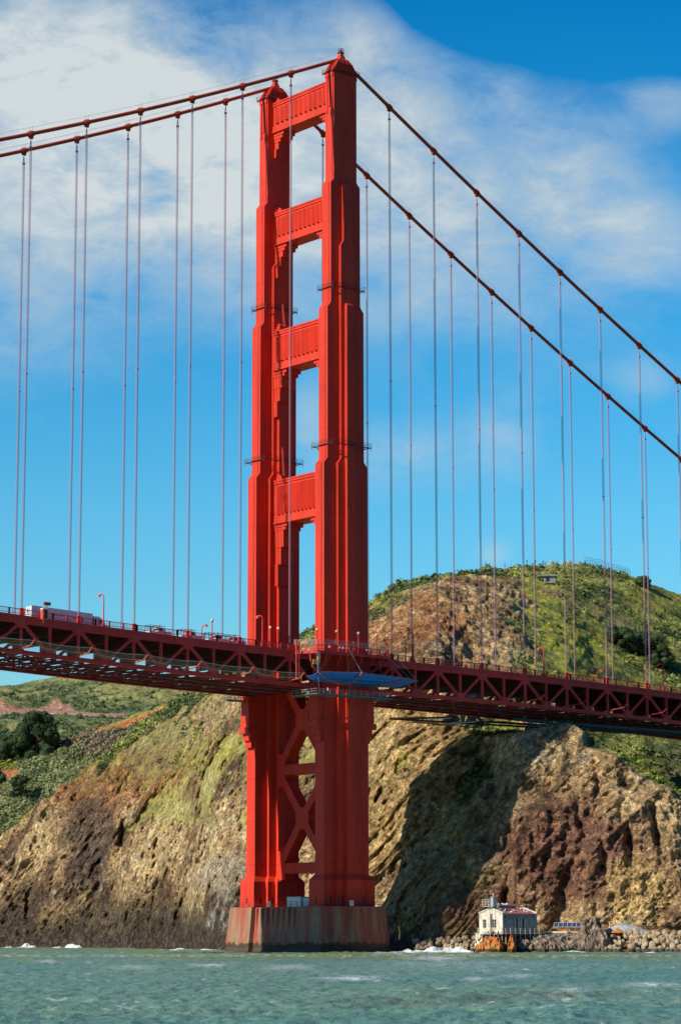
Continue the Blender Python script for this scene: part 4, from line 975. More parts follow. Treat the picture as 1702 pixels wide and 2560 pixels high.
# small service trucks
def service_truck():
    t = thing('service_truck', 'x', 'truck', (0, 0, 0))
    mb = MB(); mb.box(-2.6, 2.6, -.95, .95, .55, 1.15); mb.box(-2.6, -1.1, -.93, .93, 1.15, 1.3); mb.build('body', M['white'], t)
    mb = MB(); mb.loft([[(-1.1, -.9, 1.15), (.5, -.9, 1.15), (.5, .9, 1.15), (-1.1, .9, 1.15)], [(-.75, -.8, 1.95), (.4, -.8, 1.95), (.4, .8, 1.95), (-.75, .8, 1.95)], [(-.72, -.78, 2.02), (.38, -.78, 2.02), (.38, .78, 2.02), (-.72, .78, 2.02)]]); c_ = mb.build('cab', M['white'], t)
    mb = MB(); mb.box(-.62, .30, .84, .90, 1.28, 1.82); mb.box(-.62, .30, -.90, -.84, 1.28, 1.82); each(mb, 'side_window', M['glass'], c_)
    mb = MB(); mb.box(.41, .47, -.7, .7, 1.3, 1.85); mb.build('rear_window', M['glass'], c_)
    mb = MB()
    for x in (.7, 2.5):
        for y in (-.88, .88): mb.beam((x, y, 1.1), (x, y, 2.25), .07, .07)
    for y in (-.88, .88): mb.beam((-1.2, y, 2.27), (2.6, y, 2.27), .08, .08)
    for x in (-.6, .7, 2.5): mb.beam((x, -.9, 2.3), (x, .9, 2.3), .07, .07)
    mb.build('ladder_rack', M['black'], t)
    mb = MB(); mb.box(-.15, .15, -.5, .5, 2.36, 2.5); mb.build('light_bar', M['yellow'], t)
    mb = MB()
    for x in (-1.7, 1.7):
        for y in (-.85, .85): wheel(mb, x, y, .38, .22)
    each(mb, 'wheel', M['blackband'], t)
    return t
sv = service_truck(); first = True
for x, y, lab in ((51.4, 8.2, 'white service truck on the deck just right of the tall street lamp'), (42.2, 8.2, 'white service truck beside the far side street lamp left of the tower'),
                  (34.3, 8.2, 'white service truck right of the tall globe lamp'), (29.4, 8.2, 'white service truck closest to the tower on the deck')):
    o = sv if first else copy_tree(sv); first = False
    o.location = (x, y, ZR(x) + .1); o.scale = (1.2, 1.2, 1.25); o['label'] = lab; o['group'] = 'white service trucks queued on the deck'
# portable toilet on the sidewalk
t = thing('portable_toilet', 'red portable toilet with white roof hung outside the railing beside the truck', 'toilet', (*on(1, 14.9, 110, 1548)[:2], 74.0))
px = float(t.location.x); t.location.z = zd(px) - .1
mb = MB(); mb.box(-.62, .62, -.62, .62, .1, 2.3); mb.build('cabin', M['pinkred'], t, bevel=.05)
mb = MB(); mb.loft([[(a * sx, a * sy, z) for sx, sy in ((1, 1), (-1, 1), (-1, -1), (1, -1))] for z, a in ((2.3, .68), (2.5, .66), (2.68, .4), (2.72, .2))]); mb.build('roof', M['white'], t)
mb = MB(); mb.box(-.45, .45, .62, .66, .3, 2.1); d_ = mb.build('door', M['darkred'], t); mb = MB(); mb.box(.25, .35, .66, .72, 1.1, 1.35); mb.build('handle', M['grey'], d_)
mb = MB(); mb.box(-.5, .5, -.5, .5, 0, .1); mb.beam((.5, .5, .1), (.5, .5, -.9), .12, .12); mb.build('base', M['orange'], t)
s = thing('beacon_light', 'small orange beacon head above the roof of the white trailer', 'beacon', (*on(1, -9.6, 117, 1522)[:2], 75))
bx = float(s.location.x); s.location.z = zd(bx) + .3
zt = float(on(1, -9.6, 117, 1509)[2]) - float(s.location.z)
mb = MB(); mb.tube([(0, 0, 0), (0, 0, zt - .4)], .1, 6); mb.build('post', M['truss'], s)
mb = MB(); mb.loft([[(x, w, z + zt) for w, z in ((-.35, -.45), (.35, -.45), (.3, .3), (-.3, .3))] for x in (-.9, .9)]); mb.build('beacon_head', M['orange'], s)

# ================================================================== safety net along the left deck
nt = thing('safety_net', 'pale wire safety net hung on arms along the left deck truss', 'net', (0, 0, 0))
xs = [107.5] + [92.2 - SP * k for k in range(6)]; mb = MB(); pr = [(14.25, -7.25), (18.0, -6.75), (19.0, -5.7)]
rings = []
for x in np.linspace(107.5, 16.0, 40):
    ph = ((x - 16.0) % SP) / SP; sag = -.35 * math.sin(math.pi * ph)
    rings.append([(x, y, zd(x) + dz + (sag if i else 0)) for i, (y, dz) in enumerate(pr)])
for a, b in zip(rings[:-1], rings[1:]):
    for i in range(2): mb.add([a[i], b[i], b[i + 1], a[i + 1]], [(0, 1, 2, 3)])
mb.build('mesh', M['net'], nt)
mb = MB(); mb.tube([r[2] for r in rings], .05, 5); mb.tube([r[1] for r in rings], .04, 5); each(mb, 'edge_cable', M['grey'], nt)
for x in xs:
    mb = MB(); z = zd(x); mb.tube([(x + 1.2, 14.2, z - 7.4), (x + .2, 17.6, z - 6.75), (x, 19.1, z - 5.5)], .17, 6)
    if x < 50 and x > 40 or x < 20: mb.tube([(x - 2.6, 14.2, z - 7.6), (x - .3, 17.6, z - 6.8)], .16, 6)
    each(mb, 'support_arm', M['pinkred'], nt)
for i, x in enumerate((-62.0, -77.5, -92.8, -108.0)):
    mb = MB(); z = zd(x); mb.tube([(x + 2.0, 14.2, z - 7.2), (x - 2.2, 17.2, z - 6.2), (x - 3.0, 17.9, z - 5.2)], .17 if i % 2 == 0 else .12, 6)
    o = mb.build('net_arm', M['pinkred'] if i % 2 == 0 else M['truss'], None)
    tag(o, ('bright red folded net arm on the right deck truss, nearest the tower', 'dull red net arm on the right truss between two bright ones', 'bright red folded net arm on the right truss, farther from the tower', 'dull red net arm closest to the right picture edge')[i], 'net arm', 'net arms on the right deck truss')

# ================================================================== painters' gear round the near leg
pf = thing('work_platform', 'pale grey steel work platform with railings ringing the near tower leg below the deck', 'platform', (0, 0, 0))
mb = MB(); zf = 61.55
mb.box(-10.0, 13.6, 18.6, 21.0, zf - .28, zf); mb.box(11.2, 13.6, 10.6, 18.59, zf - .28, zf); mb.box(-10.0, -8.2, 10.6, 18.59, zf - .28, zf)
for x in np.linspace(-9.5, 13.2, 16): mb.box(x - .07, x + .07, 18.5, 21.08, zf - .48, zf - .282)
dk = mb.build('decking', M['teal'], pf)
mb = MB(); PP = [(11.2, 10.8), (13.55, 10.8), (13.55, 20.95), (-9.95, 20.95), (-9.95, 11)]
for a, b in zip(PP[:-1], PP[1:]):
    a = np.array([*a, zf]); b = np.array([*b, zf]); n = max(1, round(np.linalg.norm(b - a) / 2.0))
    for h in (.55, 1.1): mb.beam(a + (0, 0, h), b + (0, 0, h), .06, .06)
    for i in range(n + 1): p = a + (b - a) * i / n; mb.beam(p, p + (0, 0, 1.15), .08, .08)
mb.build('guard_rail', M['grey'], pf)
mb = MB()
for x in (12.6, 3.0, -7.5): mb.tube([(x, 20.6, zf), (x, 19.4, 71.6)], .03, 4)
each(mb, 'hanger_rope', M['grey'], pf)
tp = thing('blue_tarpaulin', 'bright blue tarpaulin trough hung below the walkway of the near tower leg', 'tarpaulin', (0, 0, 0))
prof = [(20.6, 1.0), (20.2, .62), (19.3, .30), (18.0, .05), (16.8, 0.0)]
def tarp_sec(x):
    xs_ = [13.4, 11.5, 2.0, -.6, -8.0, -15.7, -18.8]
    zt = np.interp(x, xs_[::-1], [66.3, 67.45, 67.35, 67.4, 66.9, 66.4, 66.3][::-1]); zb = np.interp(x, xs_[::-1], [65.6, 65.0, 64.35, 64.35, 64.55, 64.6, 66.1][::-1][::-1][::-1])
    zb = np.interp(x, [-18.8, -15.7, -8.0, -.6, 2.0, 11.5, 13.4], [66.0, 64.9, 64.5, 64.3, 64.3, 64.8, 65.9]); zt = np.interp(x, [-18.8, -15.7, -8.0, -.6, 2.0, 11.5, 13.4], [66.4, 66.9, 67.1, 67.35, 67.2, 66.75, 66.4])
    return [(x, y, zb + (zt - zb) * f + .05 * math.sin(x * 2.3 + f * 5)) for y, f in prof]
mb = MB(); R_ = [tarp_sec(x) for x in np.linspace(13.4, -18.8, 50)]
for a, b in zip(R_[:-1], R_[1:]):
    for i in range(len(prof) - 1): mb.add([a[i], b[i], b[i + 1], a[i + 1]], [(0, 1, 2, 3)])
o = mb.build('sheet', M['tarp'], tp, True); sl = o.modifiers.new('s', 'SOLIDIFY'); sl.thickness = .03
mb = MB(); mb.tube([R_[i][0] for i in range(50)], .09, 6); mb.build('edge_beam', M['orange'], tp)
mb = MB(); mb.tube([(12.6, 20.8, 66.2), (10.5, 20.6, 64.9), (6.0, 20.4, 64.25), (3.0, 20.4, 64.4), (.6, 20.6, 65.8), (-.6, 20.8, 67.4)], .16, 7)
mb.tube([(-15.7, 20.8, 67.0), (-12.0, 20.2, 65.8), (-8.0, 19.4, 65.1)], .13, 6); each(mb, 'support_arm', M['pinkred'], tp)
mb = MB()
for p, q in (((11.5, 19.6, 72.3), (12.9, 20.7, 66.3)), ((12.0, 19.6, 72.3), (13.3, 20.7, 66.3)), ((3.8, 19.8, 74.6), (-.4, 20.7, 67.4)), ((3.6, 19.8, 73.8), (-.8, 20.7, 67.4)), ((-10.0, 19.9, 73.8), (-18.6, 20.6, 66.4)), ((-12.4, 16.5, 72.3), (-16, 20.6, 67.0))):
    mb.tube([p, q], .045, 4)
each(mb, 'rigging_line', M['grey'], tp)
# red davit posts left of the walkway
dv = thing('rigging_posts', 'pair of bright red rigging posts standing against the deck truss left of the near leg', 'posts', (15.6, 16.0, 0))
for dx in (.4, -.45):
    mb = MB(); mb.box(dx - .13, dx + .13, -.13, .13, 65.0, 74.4); mb.build('post', M['pinkred'], dv)
hs_ = thing('chain_hoist', 'yellow hoist machine in a curved red hanger under the walkway corner', 'hoist', (0, 0, 0))
mb = MB(); mb.tube([(9.2, 19.2, 71.4), (9.8, 19.2, 69.2), (11.0, 19.2, 67.6), (12.6, 19.2, 67.2), (13.6, 19.2, 67.9), (14.2, 19.2, 69.4), (14.3, 19.0, 71.0)], .16, 7); mb.build('curved_hanger', M['pinkred'], hs_)
mb = MB(); mb.box(12.2, 13.3, 18.8, 19.4, 68.6, 69.8); mb.box(11.4, 11.9, 18.9, 19.3, 69.0, 70.6); mb.tube([(12.0, 19.1, 68.9), (11.1, 19.1, 70.7)], .14, 6); each(mb, 'machine', M['yellow'], hs_)
mb = MB(); mb.box(11.2, 13.8, 18.6, 19.6, 68.3, 68.5); mb.tube([(12.7, 19.1, 69.8), (12.7, 19.1, 71.7)], .06, 5); mb.build('cradle', M['darkred'], hs_)
sp = thing('small_work_cradle', 'small grey cradle with workers below the deck left of the far tower leg', 'cradle', tuple(on(1, -14.5, 588, 1753)))
mb = MB(); mb.box(-3.0, 3.0, -1.0, 1.0, 0, .2)
for x in np.linspace(-2.9, 2.9, 7): mb.box(x - .05, x + .05, -1.05, 1.05, -.18, -.002)
mb.build('decking', M['teal'], sp)
mb = MB()
for h in (.75, 1.4):
    for a, b in (((-3, -1), (3, -1)), ((3, -1), (3, 1)), ((3, 1), (-3, 1)), ((-3, 1), (-3, -1))): mb.beam((*a, h), (*b, h), .06, .06)
for x in (-3, -1, 1, 3):
    for y in (-1, 1): mb.beam((x, y, .2), (x, y, 1.45), .07, .07)
mb.build('guard_rail', M['grey'], sp)
# scaffold beams slung beneath the right span
ga = thing('slung_scaffold', 'long steel and timber scaffold beams slung beneath the right span', 'scaffold', (0, 0, 0))
for a, b, w, h, m, nm in (((-36.5, -11, 60.1), (-150, -12.0, 61.2), .5, .5, 'dteal', 'steel_girder'), ((-62, 0, 59.9), (-150, 2.0, 60.0), .5, .6, 'dteal', 'steel_girder'), ((-60, 11.5, 59.7), (-150, 12, 59.3), .5, .7, 'dteal', 'steel_girder'),
                          ((-20, 8.5, 57.95), (-33, 6.0, 59.2), .7, .45, 'orange', 'timber_beam'), ((-27.5, 9, 57.4), (-36, 8.5, 57.5), .7, .4, 'orange', 'timber_beam'), ((-33, 10, 57.1), (-41, 9.6, 57.3), .7, .5, 'orange', 'timber_beam'),
                          ((-28, 6, 58.6), (-47, 3, 60.0), .9, .5, 'black', 'deck_panel'), ((-38, 9, 57.9), (-60, 8, 59.2), 1.2, .45, 'black', 'deck_panel'), ((-31, 9.5, 58.3), (-41, 8.2, 59.2), .25, .2, 'cream', 'pipe'), ((-38.5, 10.2, 57.6), (-48.5, 9.2, 58.6), .25, .2, 'cream', 'pipe'),
                          ((-42, 10.5, 57.0), (-48.5, 10.2, 56.9), .4, .25, 'black', 'pipe')):
    mb = MB(); mb.beam(a, b, w, h); mb.build(nm, M[m], ga)
mb = MB()
for x in np.linspace(-40, -145, 14):
    for y in (-11, 11): mb.beam((x, y, 60.3), (x + 1.5, y, zd(x) - TD - .4), .08, .08)
each(mb, 'hanger_rod', M['teal'], ga)

# ================================================================== on the shore
def rock_mesh(name, r, seed, m, sub=3, squash=(1, 1, .8), lump=.45, fr=1.3):
    import bmesh
    bm = bmesh.new(); bmesh.ops.create_icosphere(bm, subdivisions=sub, radius=1.0)
    P = np.array([v.co[:] for v in bm.verts]); q = P * fr + seed * 3.7
    k = 1 + lump * fbm(q[:, 0], q[:, 1], q[:, 2], 4, seed) + lump * .5 * np.abs(vnoise(q[:, 0] * 3, q[:, 1] * 3, q[:, 2] * 3, seed + 5))
    # flatten into facets
    dirs = np.random.default_rng(seed).normal(size=(9, 3)); dirs /= np.linalg.norm(dirs, axis=1)[:, None]
    Q = P * k[:, None]
    for d in dirs:
        t = Q @ d; over = np.maximum(0, t - .78); Q = Q - over[:, None] * d[None] * .85
    for v, c in zip(bm.verts, Q): v.co = c * np.array(squash) * r
    me = bpy.data.meshes.new(name); bm.to_mesh(me); bm.free(); me.materials.append(m); return me

# rocky point carrying the fog signal house
def rock_sheet(name, label, u0, u1, dc, half, zf, m, n=200, mrow=90, seed=5, amp=1.0):
    """a solid hump of rock between two bearings, with its own depth"""
    us = np.linspace(u0, u1, n)[None]; t = np.linspace(-1, 1, mrow)[:, None]
    U = us + 0 * t; dd = np.array([dc(u) for u in us[0]])[None] + half * t; top = np.array([zf(u) for u in us[0]])[None]
    env = np.clip(1 - np.abs(t) ** 3.2, 0, 1) ** .8
    ends = (np.clip((us - u0) / 14, 0, 1) * np.clip((u1 - us) / 14, 0, 1)) ** .6
    Zz = -1.5 + (top + 1.5) * env * ends
    dr = np.array([ray(u, 2340)[:2] / math.hypot(*ray(u, 2340)[:2]) for u in us[0]]); P = place(dd, Zz, dr); x, y, z = P[..., 0], P[..., 1], P[..., 2]
    a = ridged(x / 5, y / 5, z / 5, 4, seed, .6); b = ridged(x / 1.8, y / 1.8, z / 2.2, 3, seed + 9); g = sm(z, -1.4, .5) * amp
    flat = 1 - .9 * (z > top - .25) * (np.abs(t) < .75)
    P = place(dd - (a * 1.5 + b * .7) * g, Zz + (a * .55 + b * .35) * g * flat, dr)
    o = grid_mesh(name, P, None, m); tag(o, label, 'rock'); return o
rock_sheet('shore_rock', 'orange lichen covered rock in the surf below the white fog signal house', 1178, 1262, lambda u: 592, 7, lambda u: np.interp(u, [1178, 1200, 1215, 1240, 1262], [.8, 2.2, 3.6, 3.6, 2.6]), M['orangerock'], seed=31)
rock_sheet('shore_rock', 'small orange boulder outcrop just right of the orange lichen rock', 1262, 1296, lambda u: 593, 6, lambda u: np.interp(u, [1262, 1280, 1296], [2.6, 4.0, 1.8]), M['orangerock'], n=90, seed=37)
rock_sheet('shore_rock', 'long dark rock shelf beneath the house and the solar panels', 1200, 1500, lambda u: 604 + (u - 1200) * .03, 13, lambda u: np.interp(u, [1200, 1250, 1340, 1420, 1500], [4.2, 4.3, 4.4, 4.6, 4.4]), M['darkrock'], n=420, mrow=140, seed=43)
rock_sheet('shore_rock', 'tall jagged rock knob standing right of the solar panels', 1440, 1530, lambda u: 607, 8, lambda u: np.interp(u, [1440, 1462, 1490, 1505, 1530], [5.0, 7.6, 8.6, 6.5, 1.5]), M['darkrock'], n=160, mrow=120, seed=47)

def m_wall(name, c1, c2, c3):
    def f(T, b, o):
        p = pos(T); n = T.noise(T.mapping(p, (1, 1, .5)), 1.3, 6, .7); n2 = T.noise(T.mapping(p, (1, 1, .15)), 2.4, 4, .6)
        col = T.mix(T.ramp(n, [(.45, 0.0), (.58, 1.0)]), c1, c2); col = T.mix(T.ramp(n2, [(.55, 0.0), (.68, .7)]), col, c3)
        T.put(b.inputs['Base Color'], col); b.inputs['Roughness'].default_value = .9
    return mat(name, f)
M['wallwhite'] = m_wall('weathered_white_wall', (.74, .70, .58), (.52, .46, .35), (.30, .23, .16))
M['wallgrey'] = m_wall('shaded_peeling_wall', (.30, .33, .33), (.17, .19, .20), (.14, .09, .09))  # side wall's shade put into the grey, besides the peeling patches
M['roof'] = m_wall('rusty_roof', (.36, .10, .08), (.44, .16, .13), (.50, .36, .30))
H0 = at(600, 1198, 2334); hx, hy = float(H0[0]), float(H0[1]); ZB, ZT, ZRG = 4.5, 9.0, 10.25
lh = thing('fog_signal_house', 'old white fog signal house with red roof on the rocky point', 'house', (hx, hy, ZB))
W_, L_ = 8.1, 11.0                                    # along y, along -x
hh = ZT - ZB
mb = MB(); mb.add([(0, 0, 0), (0, W_, 0), (0, W_, hh), (0, W_ / 2, hh + 1.25), (0, 0, hh), (-.3, 0, 0), (-.3, W_, 0), (-.3, W_, hh), (-.3, W_ / 2, hh + 1.25), (-.3, 0, hh)],
                  [(0, 1, 2, 3, 4), (9, 8, 7, 6, 5), (0, 5, 6, 1), (1, 6, 7, 2), (2, 7, 8, 3), (3, 8, 9, 4), (4, 9, 5, 0)])
mb.build('gable_wall', M['wallwhite'], lh)
mb = MB(); mb.box(-L_, -.31, W_ - .3, W_, 0, hh); mb.build('side_wall', M['wallgrey'], lh)
mb = MB(); mb.box(-L_, -.31, 0, .3, 0, hh); mb.build('back_wall', M['wallgrey'], lh)
mb = MB(); mb.add([(-L_, 0, 0), (-L_, W_, 0), (-L_, W_, hh), (-L_, W_ / 2, hh + 1.25), (-L_, 0, hh), (-L_ - .3, 0, 0), (-L_ - .3, W_, 0), (-L_ - .3, W_, hh), (-L_ - .3, W_ / 2, hh + 1.25), (-L_ - .3, 0, hh)],
                  [(4, 3, 2, 1, 0), (5, 6, 7, 8, 9), (0, 1, 6, 5), (1, 2, 7, 6), (2, 3, 8, 7), (3, 4, 9, 8), (4, 0, 5, 9)])
mb.build('end_wall', M['wallwhite'], lh)
mb = MB()
for s in (0, 1):
    y0, y1 = (-.1, W_ / 2) if s == 0 else (W_ + .1, W_ / 2)
    mb.loft([[(x, y0, hh - .02), (x, y1, hh + 1.27), (x, y1, hh + 1.40), (x, y0, hh + .11)] for x in ((-.3, -L_) if s == 0 else (-L_, -.3))])
rf = mb.build('roof', M['roof'], lh)
mb = MB()
for x0, x1 in ((-.55, .1), (-L_ - .38, -L_ + .1)):
    for s in (0, 1):
        y0, y1 = (-.15, W_ / 2) if s == 0 else (W_ + .15, W_ / 2)
        mb.loft([[(x, y0, hh + .1), (x, y1, hh + 1.38), (x, y1, hh + 1.62), (x, y0, hh + .36)] for x in ((x0, x1) if s == 1 else (x1, x0))])
mb.build('parapet', M['wallwhite'], rf)
mb = MB(); mb.box(-8.4, -2.6, W_ / 2 - 2.3, W_ / 2 - .1, hh + .6, hh + 2.0); mo = mb.build('roof_monitor', M['wallgrey'], rf)
mb = MB(); mb.box(-8.55, -2.45, W_ / 2 - 2.5, W_ / 2 + .1, hh + 2.0, hh + 2.14); mb.build('monitor_roof', M['cream'], rf)
mb = MB(); mb.box(-2.59, -2.55, W_ / 2 - 2.3, W_ / 2 - .1, hh + 1.0, hh + 2.0); mb.build('monitor_front', M['orangerock'], rf)
for y, nm in ((2.0, 'window'), (5.3, 'window')):
    mb = MB(); mb.box(.0, .05, y - .62, y + .62, 1.35, 3.25); w_ = mb.build(nm, M['glass'], lh)
    mb = MB(); mb.box(.05, .09, y - .04, y + .04, 1.35, 3.25); mb.box(.05, .09, y - .62, y + .62, 1.95, 2.0); mb.box(.05, .09, y - .62, y + .62, 2.55, 2.6); mb.box(.0, .16, y - .75, y + .75, 1.2, 1.34); mb.build('frame', M['wallwhite'], w_)
for x in (-4.6, -6.6):
    mb = MB(); mb.box(x - .4, x + .4, W_, W_ + .06, .9, 3.5); w_ = mb.build('window', M['black'], lh)
    mb = MB(); mb.box(x - .55, x - .41, W_, W_ + .12, .8, 3.6); mb.box(x + .41, x + .55, W_, W_ + .12, .8, 3.6); mb.build('frame', M['cream'], w_)
for x in (-.9, -4.3, -7.4, -10.2):
    mb = MB(); mb.box(x - .18, x + .18, W_, W_ + .05, 3.7, 4.1); mb.build('vent', M['black'], lh)
mb = MB(); mb.box(.02, .5, 3.0, 4.4, 0, 4.6); mb.build('chimney_breast', M['wallwhite'], lh)
mb = MB(); mb.tube([(.62, 4.45, -.5), (.62, 4.45, 6.2)], .1, 6); mb.build('standpipe', M['grey'], lh)
mb = MB(); mb.box(-1.2, .3, 3.4, 4.8, hh + 1.35, hh + 2.2); mb.build('lantern_base', M['wallgrey'], lh)
mb = MB(); zt = hh + 1.75
mb.box(-1.6, .9, 2.2, 4.4, zt, zt + .1)
for x in (-1.6, .9):
    for y in (2.2, 3.3, 4.4): mb.beam((x, y, zt), (x, y, zt + 1.7), .1, .1)
for h in (.6, 1.15, 1.7):
    for a, b in (((-1.6, 2.2), (.9, 2.2)), ((.9, 2.2), (.9, 4.4)), ((.9, 4.4), (-1.6, 4.4)), ((-1.6, 4.4), (-1.6, 2.2))): mb.beam((*a, zt + h), (*b, zt + h), .08, .08)
mb.build('lantern_gallery', M['wallwhite'], lh)
mb = MB(); mb.box(-.5, .5, 4.6, 5.4, zt, zt + 2.2); mb.box(-.6, .6, 4.5, 5.5, zt + 2.2, zt + 2.3); mb.tube([(0, 5, zt + 2.3), (0, 5, zt + 3.3)], .14, 6); mb.beam((.6, 5.8, zt), (.6, 5.8, zt + 3.0), .08, .08); mb.beam((-.5, 5.9, zt), (-.5, 5.9, zt + 3.0), .08, .08); mb.beam((.6, 5.8, zt + 3), (-.5, 5.9, zt + 3), .07, .07)
mb.build('lantern', M['grey'], lh)
mb = MB()
for h in (.6, 1.2):
    mb.beam((1.5, 1.2, h), (1.5, W_ + 1.4, h), .07, .07); mb.beam((1.5, W_ + 1.4, h), (-L_ + .3, W_ + 1.4, h), .07, .07)
for y in np.linspace(1.2, W_ + 1.4, 7): mb.beam((1.5, y, -1.6), (1.5, y, 1.25), .1, .1)
for x in np.linspace(.3, -L_ + .3, 8): mb.beam((x, W_ + 1.4, -2.2), (x, W_ + 1.4, 1.25), .14, .14)
mb.box(.03, 1.55, 1.2, W_ + 1.45, -.18, -.02); mb.box(-L_ + .3, .029, W_ + .1, W_ + 1.45, -.18, -.02)
mb.build('veranda', M['wallwhite'], lh)
mb = MB(); mb.loft([[(-.6, -.4, z), (.6 + e * .5, -.6 - e * .5, z), (.8 + e * .6, 2.0, z), (-.6, 2.0, z)] for z, e in ((-4.4, .5), (-2.4, .3), (-.0, .1))]); mb.build('buttress', M['wallwhite'], lh)

# solar array, slab, spoil heap
S0 = at(610, 1427, 2316)
so = thing('solar_array', 'row of blue solar panels on a low frame right of the white house', 'solar panels', (float(S0[0]), float(S0[1]), 4.7))
ux, uy = RT[0] / math.hypot(RT[0], RT[1]), RT[1] / math.hypot(RT[0], RT[1]); so.rotation_euler = (0, 0, math.atan2(uy, ux))
M['panel'] = simple('solar_cell', (.05, .06, .13), .25)
for i in range(8):
    mb = MB(); x0 = -4.3 + i * 1.08; sk = .0
    mb.add([(x0, -1.0, 1.3), (x0 + 1.0, -1.0, 1.3), (x0 + 1.0 + .35, .5, 2.35), (x0 + .35, .5, 2.35), (x0, -1.0, 1.24), (x0 + 1.0, -1.0, 1.24), (x0 + 1.35, .5, 2.29), (x0 + .35, .5, 2.29)],
           [(0, 1, 2, 3), (7, 6, 5, 4), (0, 4, 5, 1), (1, 5, 6, 2), (2, 6, 7, 3), (3, 7, 4, 0)])
    p_ = mb.build('panel', M['panel'], so)
    mb = MB(); mb.beam((x0 - .02, -1.03, 1.31), (x0 + 1.03, -1.03, 1.31), .07, .09); mb.beam((x0, -1.0, 1.33), (x0 + .35, .5, 2.38), .06, .06); mb.beam((x0 + .35, .5, 2.38), (x0 + 1.35, .5, 2.38), .06, .06); mb.build('frame', M['white'], p_)
mb = MB()
for x in (-3.8, -.5, 2.8, 4.3): mb.beam((x, -.6, 0), (x, -.6, 1.5), .12, .12); mb.beam((x + .3, .4, 0), (x + .3, .4, 2.2), .12, .12)
mb.beam((-4.2, -.6, 1.42), (4.6, -.6, 1.42), .1, .1); mb.build('support_frame', M['cream'], so)
B0 = at(606, 1400, 2331)
bt = thing('concrete_slab', 'broken tan concrete landing slab in front of the solar panels', 'slab', (float(B0[0]), float(B0[1]), 4.75), math.atan2(uy, ux))
mb = MB(); mb.loft([[(-4.5, -1.4, z), (1.5, -1.6, z), (4.2, -.9, z), (4.6, 1.2, z), (-3.9, 1.4, z)] for z in (-.2, .25)]); mb.build('slab', M['cream'], bt)
mb = MB(); mb.box(-2.0, 1.6, .2, 1.2, .25, .85); mb.build('parapet', M['orangerock'], bt)
def cone_heap(name, label, u, d, r, h, m, seed, z0):
    p = at(d, u, 2340); n, k = 40, 90; rr = np.linspace(0, 1, n)[:, None]; th = np.linspace(0, 2 * math.pi, k)[None]
    x = p[0] + r * rr * np.cos(th); y = p[1] + r * rr * np.sin(th); e = 1 - rr ** 1.3
    nn = fbm(x / 2.2, y / 2.2, x * 0 + seed, 4, seed); z = z0 + h * (e * (1 + .35 * nn)) + ridged(x / .7, y / .7, x * 0, 2, seed) * .22 * (1 - rr)
    return tag(grid_mesh(name, np.stack([x, y, z], -1), None, m), label, 'heap')
cone_heap('gravel_heap', 'pale grey heap of broken rubble behind the boulder revetment', 1567, 612, 6.6, 2.3, M['gravel'], 3, 4.6)
cone_heap('soil_heap', 'small orange brown soil heap at the left foot of the pale rubble heap', 1543, 606, 1.9, .9, M['orangerock'], 8, 4.6)
# timber posts of the shore fence
for i, u in enumerate((1524, 1629, 1655, 1684)):
    p = at(613, u, 2310); mb = MB(); mb.tube([(0, 0, 0), (.05, 0, 2.4)], [.14, .11], 6); o = mb.build('fence_post', M['cream'], None); o.location = (p[0], p[1], 4.6)
    tag(o, ('weathered post left of the pale rubble heap', 'weathered post just right of the pale rubble heap', 'middle weathered post of the three right of the rubble heap', 'rightmost weathered post on the shore bench')[i], 'post', 'fence posts along the shore bench')

# boulder revetments, every boulder a thing
protos = [rock_mesh('boulder', 1.0, 70 + i, M['boulder'], 2, (1, .85, .75), .35, 1.1) for i in range(7)]
def boulder(p, r, lab, grp):
    o = bpy.data.objects.new('boulder', protos[rng.integers(0, 7)]); COL.objects.link(o); o.location = p; o.scale = (r, r, r)
    o.rotation_euler = tuple(rng.uniform(0, 6.28, 3)); tag(o, lab, 'boulder', grp)
for k in range(190):
    t = k / 190; u = 1506 + rng.random() * 215; row = rng.integers(0, 5)
    d = 595 + row * 2.0 + (1 - (u - 1506) / 200) * 4 + rng.uniform(-.6, .6); p = at(d, u, 2340); z = .3 + row * 1.0 + rng.uniform(-.25, .35)
    boulder((p[0], p[1], z), rng.uniform(.55, 1.15), 'tan boulder piled in the sea wall at the right shore', 'boulders of the right sea wall')
for k in range(100):
    u = 1035 + rng.random() * 160; row = rng.integers(0, 4); d = 608 + row * 2.2 + rng.uniform(-.6, .6); p = at(d, u, 2340)
    boulder((p[0], p[1], .1 + row * .85 + rng.uniform(-.2, .3) + (u - 1035) * .004), rng.uniform(.45, 1.0), 'tan boulder heaped on the shore between pier and white house', 'boulders left of the white house')

